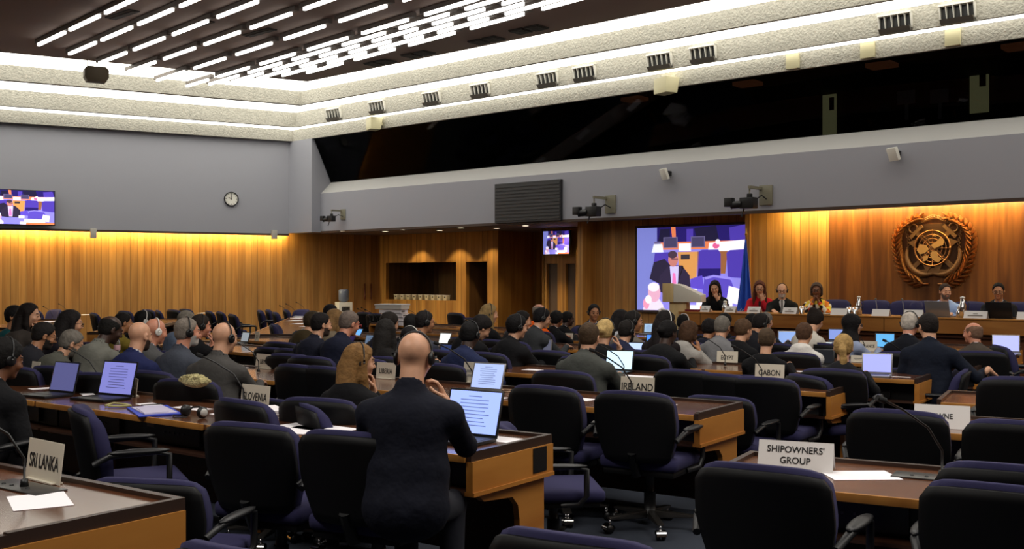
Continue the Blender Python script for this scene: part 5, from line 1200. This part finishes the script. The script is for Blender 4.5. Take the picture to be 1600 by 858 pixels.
    # --- clothes
    inf = .022; topm = mat('cloth %d %d %d' % tuple(top), top, .85, bump=.8, bscale=9, noise=.12, nscale=12, spec=.2)
    F = Field(lo, hi, hb)
    F.ell(pel+np.array((0, -.01, .0 if garment == 'suit' else .03)), (.185*K, .15, .16) if garment == 'suit' else (.165*K, .13, .13)); F.ell((pel+chest)/2, ((.178 if garment == 'suit' else .155)*K, .125*K, .18), k=.06); F.ell(chest+up*.02, (.168*K, .12*K, .175), k=.06); F.ell(chest+RT @ np.array((0, -.045, .06)), (.15*K, .08, .13), k=.05)
    F.cap(shl[-1]-up*.008, shl[1]-up*.008, .066, .066, .05); F.cap(neck0-up*.10+RT @ np.array((-.11*K, -.01, .02)), neck0-up*.012, .056, .056, .04); F.cap(neck0-up*.10+RT @ np.array((.11*K, -.01, .02)), neck0-up*.012, .056, .056, .04)
    for s_ in (-1, 1):
        e_, w_ = elb[s_], hands[s_][0]
        F.cap(shl[s_]-up*.01, e_, .066, .052, .03)
        if not short_sleeve: F.cap(e_, e_+(w_-e_)*(.42 if arms[s_ > 0] == 'phone' else .93), .051, .037, .012)
        F.ell(e_+np.array((0, 0, .005)), (.052, .052, .052), k=.02)
    nk = neck0+up*(.045 if garment == 'suit' else .02)
    if garment == 'suit': F.cap(neck0-up*.03+np.array((0, -.012, 0)), neck0+up2*.020+np.array((0, -.010, 0)), .080, .072, .02)
    if garment == 'scoop': F.ell(neck0+np.array((0, -.01, .05)), (.085, .085, .07), k=.02, op='sub')
    if garment == 'hood': F.ell(neck0+np.array((0, -.06, .01)), (.11, .08, .055), k=.03)
    F.cap(neck0+up2*.004, neck0+up2*.20, .066 if garment == 'suit' else .0575, .066 if garment == 'suit' else .060, .004, 'sub')
    if garment in ('suit', 'shirt'):
        fr_ = chest+RT @ np.array((0, .115*K, .0)); nf = neck0+RT @ np.array((0, .075, -.0))
        wv = .9 if garment == 'suit' else .35
        for q in np.linspace(0, 1, 7): F.ell(fr_*(1-q)+nf*q+np.array((0, .015, 0)), (.008+.06*q*wv, .028, .035), k=.006, op='sub')
    me = fmesh('jacket' if garment == 'suit' else 'top', [F.nets()], [topm]); link(me.name.split('.')[0], me, o)
    if garment == 'suit' or collar or garment == 'shirt':
        cm_ = collar or shirt or (190, 194, 204); F = Field(neck0-.28, neck0+.2, max(.006, h*.8))
        F.cap(neck0-up*.035, neck0+up2*.042+np.array((0, -.010, 0)), .061, .0585, .0); F.ell(chest+up*.03, (.145*K, .112*K, .16), k=.01); F.cap(neck0-up*.035+up2*.0, neck0+up2*.2, .054, .056, .004, 'sub') if False else None
        F.half(neck0+up2*.042, (0, .45, .9)); F.half(neck0-np.array((0, 0, .27)), (0, 0, -1))
        me = fmesh('shirt', [F.nets()], [mat('shirt %d %d %d' % tuple(cm_), cm_, .8)]); link('shirt', me, o)
    if tie:
        F = Field(chest-.25, neck0+.15, .006); p0 = neck0+RT @ np.array((0, .088, -.015)); p1_ = chest+RT @ np.array((0, .128*K, -.06)); F.cap(p0, p1_, .014, .024, 0); F.ell(p0, (.019, .014, .018), k=.004)
        me = fmesh('tie', [F.nets()], [mat('tie %d' % tie[0], tie, .5)]); link('tie', me, o)
    F = Field((-.3, -.25, .05), (.3, .62, .75), max(.013, hb)); F.ell(pel-np.array((0, 0, .01)), (.17*K, .135, .12))
    for s_ in (-1, 1): a_, b_, c2 = kn[s_]; F.cap(a_, b_, .088, .072, .03); F.cap(b_, c2+np.array((0, 0, .02)), .070, .055, .02)
    F.half((0, 0, .115), (0, 0, -1)); me = fmesh('trousers', [F.nets()], [mat('trouser %d' % pcol[0], pcol, .9)]); link('trousers', me, o)
    for s_ in (-1, 1):
        an = kn[s_][2]; mb = MB(); mb.ell((an[0], an[1]+.075, .045), (.045, .125, .045)); mb.ell((an[0], an[1]-.01, .065), (.04, .05, .06)); mb.box(an[0]-.038, an[0]+.038, an[1]-.05, an[1]+.18, 0, .02); build('shoe', mb, M_black, o)
    # --- hair
    hm = mat('hair %d %d %d' % tuple(hc), hc, .75, bump=.3, bscale=60, noise=.25, nscale=30, spec=.2) if hair else None
    if hair:
        g = {'buzz': .005, 'ring': .006, 'short': .009, 'crop': .013, 'thick': .019, 'curly': .024, 'long': .017, 'bob': .019, 'pony': .012, 'bun': .014, 'updo': .016, 'hijab': .022}[hair]
        hz_ = max(.0055, min(.011, 1.8/fd)); dn = .36 if hair in ('long', 'hijab', 'pony') else .14
        c1 = hp((0, -.02, 0)); G = Field(c1-np.array((.2, .2, dn+.02)), c1+np.array((.2, .2, .2)), hz_)
        nz = (.006, 60) if hair == 'curly' else ((.003, 80) if hair in ('thick', 'bob', 'long', 'crop') else (.0018, 95))
        G.ell(hp((0, -.014, .032)), (.0755+g, .096+g, .086+g), H, 0, noise=nz)
        if hair not in ('hijab',): G.ell(hp((0, -.03, -.01)), (.072+g*.6, .075+g*.6, .075), H, .01)
        nl = H @ np.array((0, .75, -.66)); q = hp((0, .0, .0))
        cut = -.010 if hair != 'ring' else -.018
        if hair == 'hijab':
            G.cap(hp((0, -.01, -.06)), neck0+np.array((0, .01, -.03)), .085, .12, .04); G.ell(neck0+np.array((0, -.02, -.03)), (.15, .11, .09), k=.04)
            G.ell(hp((0, .10, -.02)), (.056, .075, .082), H, .012, 'sub')
        else:
            p0 = hp((0, .0, .0)); G.half(p0+nl*(-cut), nl)
            if hair in ('buzz', 'ring', 'short', 'crop', 'thick', 'curly', 'pony', 'bun', 'updo'): G.half(hp((0, 0, -.072)), H @ np.array((0, 0, -1.)))
            if hair == 'ring': G.ell(hp((0, .02, .085)), (.066, .12, .062), H, .01, 'sub')
            if hair == 'short' : pass
        if hair == 'long':
            G.ell(hp((0, -.075, -.10)), (.095, .06, .17), H, .03)
            for s_ in (-1, 1): G.cap(hp((s_*.080, -.005, .03)), hp((s_*.086, .0, -.10)), .024, .03, .02); G.cap(hp((s_*.086, .0, -.10)), neck0+np.array((s_*.10, .03, -.13)), .03, .032, .02)
            G.cap(hp((0, -.08, -.05)), neck0+np.array((0, -.10, -.14)), .075, .07, .03)
        if hair == 'bob':
            G.ell(hp((0, -.05, -.045)), (.095, .07, .10), H, .03)
            for s_ in (-1, 1): G.cap(hp((s_*.078, .0, .03)), hp((s_*.080, .01, -.07)), .022, .022, .02)
        if hair == 'pony':
            pt = [hp((0, -.10, .02)), hp((0, -.135, -.03)), hp((.01, -.13, -.12)), neck0+np.array((.01, -.12, -.13))]
            for i in range(3): G.cap(pt[i], pt[i+1], (.028, .034, .032)[i], (.034, .032, .016)[i], .015)
        if hair == 'bun': G.ell(hp((0, -.115, .005)), (.045, .04, .04), H, .015)
        if hair == 'updo': G.ell(hp((0, -.085, .085)), (.05, .05, .045), H, .02)
        if hair != 'hijab': G.ell(hp((0, .108, -.012)), (.120, .080, .114), H, .008, 'sub')
        me = fmesh('headscarf' if hair == 'hijab' else 'hair', [G.nets()], [hm]); link('headscarf' if hair == 'hijab' else 'hair', me, o)
    if phones:
        mb = MB(); pc_ = (225, 222, 215) if phones == 'white' else (16, 16, 17); pm_ = mat('headset %d' % pc_[0], pc_, .4)
        bw = .086 if hair is None else (.093 if hair in ('buzz', 'ring', 'short') else .100)
        mb.tube([hp((bw*math.cos(t), -.012, .02+(bw+.018)*math.sin(t))) for t in [PI*k/16 for k in range(17)]], .0055, 8)
        for s_ in (-1, 1):
            for r_, w0, w1 in ((.032, .076, .096),):
                prof = [(0, w0), (.026, w0), (r_, w0+.007), (r_, w1-.006), (.024, w1), (0, w1)]; n_ = 16; vs = []
                for r2, w2 in prof:
                    for k in range(n_): vs.append(hp((s_*w2, -.008+r2*math.cos(2*PI*k/n_), -.004+r2*math.sin(2*PI*k/n_)*1.1)))
                mb.add(vs, [(i*n_+k, i*n_+(k+1) % n_, (i+1)*n_+(k+1) % n_, (i+1)*n_+k) for i in range(len(prof)-1) for k in range(n_)], 0, True)
            mb.tube([hp((s_*.105, -.012, .02)), hp((s_*.106, -.01, .0))], .007, 6)
        build('headphones', mb, pm_, o)
    if glasses:
        gm_ = mat('glasses %s' % (glasses if isinstance(glasses, str) else 'dark'), (150, 20, 26) if glasses == 'red' else (18, 16, 16), .3); mb = MB()
        for s_ in (-1, 1):
            mb.tube([hp((s_*.032+.024*math.cos(t), .108-.004*abs(math.cos(t)), .002+.018*math.sin(t))) for t in [2*PI*k/16 for k in range(17)]], .0022 if fd > 150 else .0028, 6, caps=False)
            mb.tube([hp((s_*.056, .104, .006)), hp((s_*.078, .06, .008)), hp((s_*.082, -.01, .006))], .0022 if fd > 150 else .0028, 6)
        mb.tube([hp((-.008, .108, .004)), hp((.008, .108, .004))], .0022 if fd > 150 else .0028, 6); build('glasses', mb, gm_, o)
    if extra: extra(o, hp, neck0, chest, H)
    if seat:
        lb = chairlabel or ('swivel chair occupied by the '+' '.join(label.split()[:9]))
        sx_, sy_ = -chair_d*math.sin(a), -chair_d*math.cos(a)
        put_chair(rx+sx_, ry+sy_, bf if ch_face is None else ch_face, lb, fd > 200, z0).scale = (1, 1, chair_z)
    PN[0] += 1
    return o
# ---------------------------------------------------------------- the delegates
BLK = (15, 15, 18); NVY = (26, 32, 58); GRY = (84, 82, 78); WHT = (196, 200, 206)
def fdD(px, dd): return FPX*(NR[0]*(px-800)/FPX+NR[1])/(DC+dd)
P = person
# nearest ones
P(648, 522, 335, 'bald man in dark navy jacket wearing black headphones, hand at his ear', hd=18, bd=14, hair=None, sk='fair', top=(18, 20, 32), garment='suit', collar=(22, 24, 34), lean=8, pitch=12, arms=((-.14, .42, .78), 'phone'), phones=True, build_k=1.12, seat=False, pcol=(18, 20, 32))
P(562, 540, 245, 'woman with long golden brown hair and headphones resting chin on hand', hd=68, bd=30, hair='long', hc=(128, 94, 54), sk='fair', top=BLK, garment='scoop', lean=14, pitch=6, arms=('desk', 'chin'), phones=True, build_k=.92)
P(8, 533, 262, 'dark-clothed delegate with black hair and headset at the left picture edge', hd=62, bd=40, hair='thick', hc=(18, 16, 15), sk='brown', top=BLK, lean=16, pitch=14, phones=True, collar=WHT, arms=('lap', 'lap'))
# left cluster
P(112, 519, 182, 'grey-haired man in grey green suit bending over the desk', hd=82, bd=48, hair='short', hc=(112, 106, 98), sk='fair', top=(84, 84, 76), lean=22, pitch=28, beard=(110, 104, 96), glasses=True)
P(69, 506, 176, 'dark-haired bearded man in glasses with light blue shirt collar', hd=80, bd=50, hair='short', hc=(30, 26, 24), sk='tan', top=(36, 36, 42), lean=18, pitch=20, glasses=True, beard=(40, 34, 30), shirt=(150, 160, 190))
P(24, 479, 144, 'dark-haired woman in teal top looking over her shoulder', hd=118, bd=60, hair='crop', hc=(22, 20, 20), sk='tan', top=(22, 74, 78), garment='top', lean=8, pitch=0, build_k=.95)
P(46, 476, 150, 'dark-haired woman in brown top with her hand at her mouth', hd=105, bd=50, hair='long', hc=(26, 20, 18), sk='fair', top=(60, 54, 50), garment='top', lean=14, pitch=8, arms=('desk', 'mouth'), build_k=.92)
P(111, 487, 166, 'woman with long black hair in profile beside the wall desks', hd=78, bd=48, hair='long', hc=(24, 20, 20), sk='fair', top=(30, 26, 34), garment='top', lean=14, pitch=10, glasses=True, build_k=.9)
P(173, 496, 180, 'bald dark-skinned man in light grey jacket leaning forward', hd=70, bd=42, hair='ring', hc=(22, 20, 18), sk='dark', top=(110, 110, 102), lean=24, pitch=22)
P(193, 490, 135, 'dark-haired moustached man in mustard shirt behind the grey jacket', hd=75, bd=45, hair='short', hc=(26, 22, 20), sk='tan', top=(120, 104, 40), garment='shirt', lean=14, pitch=12)
P(219, 504, 195, 'bald bearded man in blue navy suit without headphones', hd=48, bd=36, hair=None, sk='fair', top=(30, 36, 76), lean=14, pitch=8, beard=(60, 44, 34))
P(243, 499, 172, 'bald man with white headphone beside the bearded bald man', hd=66, bd=40, hair=None, sk='pink', top=(80, 80, 80), lean=14, pitch=10, phones='white', build_k=.9)
P(293, 498, 192, 'man with cropped grey hair, goatee and headphones in dark grey suit', hd=72, bd=40, hair='buzz', hc=(128, 118, 108), sk='pink', top=(66, 70, 80), lean=12, pitch=4, phones=True, shirt=(150, 160, 196), beard=(190, 186, 180))
P(314, 493, 152, 'dark-haired man in black with hand at his mouth and headphones', hd=72, bd=42, hair='short', hc=(40, 32, 28), sk='pink', top=BLK, garment='top', lean=16, pitch=10, arms=('desk', 'mouth'), phones=True)
P(292, 487, 140, 'grey-haired man in blue grey jacket leaning away', hd=60, bd=58, hair='short', hc=(116, 110, 100), sk='pink', top=(92, 104, 124), lean=18, pitch=10, garment='top')
P(351, 505, 208, 'bald man with headphones in charcoal suit beside the LIBYA sign', hd=48, bd=34, hair=None, sk='fair', top=(72, 70, 68), lean=12, pitch=6, phones=True, build_k=1.12)
P(224, 488, 128, 'black-haired delegate far back in the left rows', hd=65, bd=45, hair='thick', hc=(18, 16, 16), sk='tan', top=BLK, lean=12, pitch=14, phones='white')
# centre left
P(502, 490, 158, 'young dark-haired man in navy suit with a white earphone', hd=68, bd=36, hair='short', hc=(24, 20, 20), sk='fair', top=(24, 26, 40), lean=16, pitch=6, shirt=(210, 205, 205), beard=(70, 52, 44))
P(546, 488, 162, 'grey-haired man in navy suit and red glasses reading', hd=58, bd=38, hair='short', hc=(104, 92, 84), sk='pink', top=(22, 26, 44), lean=20, pitch=16, glasses='red', build_k=1.08)
P(517, 477, 112, 'black-haired delegate in purple by the bench desks', hd=60, bd=50, hair='crop', hc=(22, 18, 20), sk='fair', top=(60, 44, 110), garment='top', lean=10, pitch=10)
P(524, 485, 132, 'fair brown long-haired woman behind the young man with earphone', hd=60, bd=40, hair='long', hc=(126, 96, 60), sk='fair', top=(120, 108, 90), garment='top', lean=12, pitch=6, build_k=.88)
P(489, 489, 134, 'brown-haired delegate partly hidden behind the young man with earphone', hd=70, bd=42, hair='thick', hc=(52, 42, 28), sk='fair', top=(58, 48, 28), garment='hood', lean=18, pitch=14)
P(603, 501, 168, 'woman with long straight black hair dressed in black', hd=28, bd=30, hair='long', hc=(30, 27, 25), sk='fair', top=(24, 22, 22), garment='top', lean=8, pitch=4, build_k=.95)
P(609, 490, 146, 'dark-haired man in dark jacket behind the woman with black hair', hd=50, bd=38, hair='thick', hc=(34, 28, 24), sk='fair', top=(28, 28, 40), lean=14, pitch=8)
P(644, 492, 144, 'black-haired delegate half hidden by the man with white collar', hd=40, bd=36, hair='short', hc=(20, 18, 18), sk='fair', top=BLK, lean=12, pitch=8)
P(664, 487, 150, 'dark-haired man with headphones, glasses and white collar', hd=68, bd=38, hair='short', hc=(30, 26, 26), sk='tan', top=(60, 62, 74), lean=14, pitch=8, phones=True, glasses=True, shirt=(214, 214, 220))
P(640, 513, 164, 'black-haired delegate with headband just behind the bald man', hd=20, bd=34, hair='thick', hc=(20, 18, 20), sk='fair', top=(34, 38, 44), lean=12, pitch=10, phones='white', garment='top')
P(734, 504, 178, 'dark-skinned man with headset in blue suit seen from behind', hd=28, bd=34, hair='buzz', hc=(16, 15, 16), sk='dark', top=(30, 38, 70), lean=12, pitch=10, phones=True, build_k=1.05)
P(752, 498, 150, 'delegate bowing his face towards the desk beside the blue suit', hd=66, bd=42, hair='thick', hc=(24, 20, 20), sk='fair', top=BLK, lean=24, pitch=38)
P(765, 477, 126, 'fair-haired woman with headphones near the doorway', hd=70, bd=46, hair='long', hc=(136, 112, 72), sk='fair', top=BLK, garment='top', lean=8, pitch=6, phones=True, build_k=.9)
P(808, 494, 156, 'black-haired man in black jacket wearing black headphones', hd=62, bd=38, hair='thick', hc=(16, 14, 15), sk='fair', top=BLK, lean=14, pitch=8, phones=True)
P(817, 487, 130, 'dark-haired man resting his mouth on his hand in mid hall', hd=72, bd=44, hair='short', hc=(24, 20, 20), sk='fair', top=(30, 30, 34), lean=16, pitch=10, arms=('desk', 'mouth'))
P(847, 483, 133, 'black-haired man with glasses and headphones in dark grey', hd=74, bd=46, hair='crop', hc=(18, 16, 18), sk='fair', top=(52, 54, 56), lean=10, pitch=16, phones=True, glasses=True)
P(843, 476, 112, 'bald man in bright orange jacket', hd=60, bd=52, hair='ring', hc=(120, 110, 100), sk='pink', top=(236, 96, 20), garment='top', lean=6, pitch=6)
P(870, 488, 112, 'black-haired delegate in black before the pale door panels', hd=40, bd=38, hair='curly', hc=(18, 16, 16), sk='brown', top=BLK, lean=10, pitch=8)
P(887, 488, 107, 'dark-skinned man in black looking right before the door panels', hd=70, bd=42, hair='crop', hc=(16, 14, 14), sk='dark', top=BLK, lean=10, pitch=8)
P(928, 477, 107, 'black-haired man in suit and tie facing the hall', hd=165, bd=165, hair='short', hc=(16, 14, 15), sk='tan', top=(28, 32, 44), lean=6, pitch=6, phones=True, shirt=(190, 196, 210), tie=(40, 46, 80))
P(921, 506, 192, 'large brown-haired man in grey suit seen from behind', hd=22, bd=26, hair='short', hc=(70, 54, 38), sk='fair', top=(68, 70, 66), lean=12, pitch=6, build_k=1.16, chair_d=.08)
P(946, 501, 164, 'blonde headphone wearer in black raising a hand to the ear', hd=20, bd=30, hair='bun', hc=(190, 160, 104), sk='fair', top=BLK, garment='top', lean=10, pitch=8, phones=True, arms=('desk', 'ear'))
P(971, 486, 131, 'woman with long black hair and white top in profile', hd=70, bd=45, hair='long', hc=(24, 20, 20), sk='fair', top=(170, 172, 178), garment='top', lean=8, pitch=10, build_k=.88)
P(990, 487, 140, 'dark-haired man with headphones and grey jacket in profile', hd=74, bd=42, hair='short', hc=(28, 25, 24), sk='tan', top=(104, 98, 92), lean=12, pitch=8, phones=True, shirt=(180, 160, 120))
P(980, 502, 152, 'dark-haired bearded man with headphones in blue jacket', hd=45, bd=36, hair='short', hc=(28, 24, 22), sk='fair', top=(34, 38, 62), lean=14, pitch=10, phones=True, beard=(26, 22, 20))
P(1041, 488, 152, 'delegate with long curly black hair and a white bow', hd=55, bd=34, hair='long', hc=(24, 19, 18), sk='brown', top=(28, 22, 24), garment='top', lean=8, pitch=8, phones='white', build_k=.95,
  extra=lambda o, hp, nk, ch, H: build('hair_bow', MB().ell(hp((-.05, -.05, .125)), (.03, .02, .025)).ell(hp((-.02, -.05, .14)), (.025, .02, .02)), mat('white bow', (225, 222, 220), .8), o))
P(1068, 492, 123, 'dark-skinned close-cropped delegate near the lectern', hd=35, bd=36, hair='buzz', hc=(16, 14, 14), sk='dark', top=BLK, lean=10, pitch=10, phones='white')
P(1044, 503, 161, 'black-haired woman in loose black top with a pearl earring', hd=42, bd=28, hair='bun', hc=(16, 14, 15), sk='dark', top=(20, 20, 22), garment='top', lean=12, pitch=12, build_k=1.08)
P(1077, 504, 152, 'brown-haired delegate in light grey hooded top, hand raised', hd=40, bd=34, hair='bob', hc=(70, 48, 32), sk='tan', top=(156, 152, 146), garment='hood', lean=16, pitch=14, arms=('desk', 'cheek'), build_k=.95)
P(1109, 501, 134, 'dark-haired delegate in navy left of the light grey suit', hd=30, bd=34, hair='curly', hc=(24, 20, 20), sk='tan', top=(26, 28, 44), lean=14, pitch=14, garment='top')
P(1129, 495, 149, 'man with grey hair in light grey suit seen from behind', hd=24, bd=24, hair='short', hc=(112, 106, 98), sk='fair', top=(118, 118, 120), lean=12, pitch=8, build_k=1.12, chair_z=.82)
P(1133, 491, 120, 'black-haired delegate hidden behind the light grey suit', hd=30, bd=34, hair='thick', hc=(18, 16, 16), sk='brown', top=BLK, lean=10, pitch=8)
P(1162, 500, 150, 'brown-haired woman in black top beside the light grey suit', hd=45, bd=30, hair='crop', hc=(84, 62, 44), sk='fair', top=BLK, garment='top', lean=12, pitch=10, build_k=.98, chair_z=.76)
P(1176, 491, 130, 'black-haired delegate right behind the brown-haired woman', hd=40, bd=34, hair='short', hc=(20, 17, 17), sk='tan', top=BLK, lean=10, pitch=8)
P(1189, 493, 136, 'dark-haired man with headphones bending before the podium', hd=50, bd=38, hair='thick', hc=(26, 22, 21), sk='tan', top=(30, 30, 36), lean=18, pitch=22, phones=True)
P(1197, 489, 124, 'grey-haired delegate close to the podium counter', hd=30, bd=34, hair='short', hc=(112, 106, 100), sk='fair', top=(40, 40, 44), lean=10, pitch=8)
P(1198, 514, 170, 'short-haired woman in black top with bare neck and necklace', hd=8, bd=18, hair='short', hc=(78, 62, 46), sk='fair', top=BLK, garment='scoop', lean=10, pitch=8, build_k=1.0, chair_z=.84,
  extra=lambda o, hp, nk, ch, H: build('necklace', MB().tube([nk+np.array((.068*math.cos(t), .068*math.sin(t)-.008, .022+.01*math.sin(t))) for t in [2*PI*k/20 for k in range(21)]], .004, 6), M_black, o))
P(1257, 506, 156, 'brown-haired person in white top seen from behind', hd=22, bd=14, hair='crop', hc=(82, 58, 42), sk='fair', top=(216, 212, 206), garment='hood', lean=10, pitch=8, build_k=.98)
P(1274, 486, 138, 'woman with dark hair tied up in white short-sleeved shirt', hd=25, bd=45, hair='updo', hc=(30, 22, 18), sk='fair', top=(206, 200, 188), garment='top', lean=22, pitch=22, short_sleeve=True, build_k=.95)
P(1332, 493, 139, 'woman in black headscarf and glasses looking right', hd=82, bd=40, hair='hijab', hc=(20, 18, 20), sk='fair', top=(150, 162, 190), garment='top', lean=10, pitch=4, glasses=True, build_k=.9)
P(1318, 524, 189, 'person with blonde ponytail seen from behind', hd=4, bd=12, hair='pony', hc=(168, 136, 84), sk='fair', top=(22, 22, 26), garment='top', lean=10, pitch=6, build_k=.92)
P(1422, 489, 155, 'white-haired bald man with headphones in black suit', hd=28, bd=10, hair='buzz', hc=(186, 176, 164), sk='pink', top=(16, 18, 26), lean=6, pitch=6, phones=True, shirt=(225, 225, 230))
P(1450, 491, 172, 'dark-haired man in navy suit stretching his arm to the desk end', hd=-28, bd=8, hair='short', hc=(32, 27, 25), sk='fair', top=(18, 24, 38), lean=8, pitch=8, build_k=1.12, arms=('lap', (.47, .30, .80)), shirt=(150, 160, 190), ch_face=-70, chair_z=.9)
P(1520, 505, 153, 'bald man in brown grey suit with an earphone looking left', hd=-62, bd=-5, hair='ring', hc=(120, 92, 74), sk='pink', top=(74, 66, 58), lean=8, pitch=4, build_k=1.06)
# podium
zp = dict(z0=PZ, seat=True)
def Q(px, yt, label, **k): return person(px, yt, fdD(px, 1.02), label, z0=PZ, chair_d=.06, **k)
Q(1117, 440, 'woman with long black hair in black at the podium, hands at her mouth', hd=188, bd=180, hair='long', hc=(26, 20, 20), sk='fair', top=BLK, garment='top', lean=12, pitch=20, arms=('mouth', 'desk'), build_k=.92)
Q(1187, 440, 'long-haired woman in red jacket and glasses at the podium', hd=182, bd=182, hair='long', hc=(86, 48, 36), sk='fair', top=(178, 24, 40), garment='suit', shirt=(30, 22, 26), lean=12, pitch=16, arms=('chin', 'desk'), glasses=True, build_k=.92)
Q(1222, 444, 'bald man with glasses and headphones in black suit, white shirt, grey tie', hd=180, bd=182, hair=None, sk='fair', top=(20, 22, 22), shirt=(214, 212, 210), tie=(120, 116, 112), lean=6, pitch=8, phones=True, glasses=True, beard=(190, 180, 168), build_k=1.15)
Q(1276, 443, 'woman in colourful patterned jacket with clasped hands at her face', hd=185, bd=185, hair='bob', hc=(76, 62, 54), sk='brown', top=(176, 130, 60), garment='top', lean=10, pitch=8, arms=('clasp', 'clasp'), glasses=True, build_k=.95)
Q(1477, 444, 'bearded man in light blue shirt with a pink lanyard at the podium', hd=158, bd=186, hair='short', hc=(58, 46, 40), sk='fair', top=(160, 184, 226), garment='shirt', shirt=(160, 184, 226), lean=10, pitch=6, beard=(96, 84, 76), build_k=1.08,
  extra=lambda o, hp, nk, ch, H: build('lanyard', MB().tube([nk+np.array((.06, .05, .03)), nk+np.array((.05, .115, -.08)), ch+np.array((.01, .165, -.04))], .007, 6).tube([nk+np.array((-.06, .05, .03)), nk+np.array((-.04, .115, -.08)), ch+np.array((-.0, .165, -.04))], .007, 6), mat('pink lanyard', (206, 140, 150), .6), o))
Q(1560, 443, 'black-haired man with glasses in black suit and blue tie at the podium', hd=184, bd=188, hair='short', hc=(18, 16, 17), sk='tan', top=(18, 20, 26), shirt=(200, 206, 222), tie=(46, 62, 140), lean=8, pitch=10, glasses=True, build_k=1.06)
# patterned cloth for the jacket of the woman at the podium
m = MATS['cloth 176 130 60']; nt = m.node_tree; b = nt.nodes['Principled BSDF']
vo = nt.nodes.new('ShaderNodeTexVoronoi'); vo.inputs['Scale'].default_value = 16; tc = nt.nodes.new('ShaderNodeTexCoord'); nt.links.new(tc.outputs['Object'], vo.inputs['Vector'])
sx = nt.nodes.new('ShaderNodeSeparateColor'); nt.links.new(vo.outputs['Color'], sx.inputs[0])
cr = nt.nodes.new('ShaderNodeValToRGB'); cr.color_ramp.interpolation = 'CONSTANT'
for i, (p_, c) in enumerate(((0, (196, 60, 30)), (.2, (226, 196, 70)), (.42, (40, 30, 24)), (.58, (214, 120, 40)), (.76, (225, 215, 195)))):
    e = cr.color_ramp.elements[i] if i < 2 else cr.color_ramp.elements.new(p_); e.position = p_; e.color = (*lin(c), 1)
nt.links.new(sx.outputs[0], cr.inputs[0]); nt.links.new(cr.outputs['Color'], b.inputs['Base Color'])
# earphone of the young man
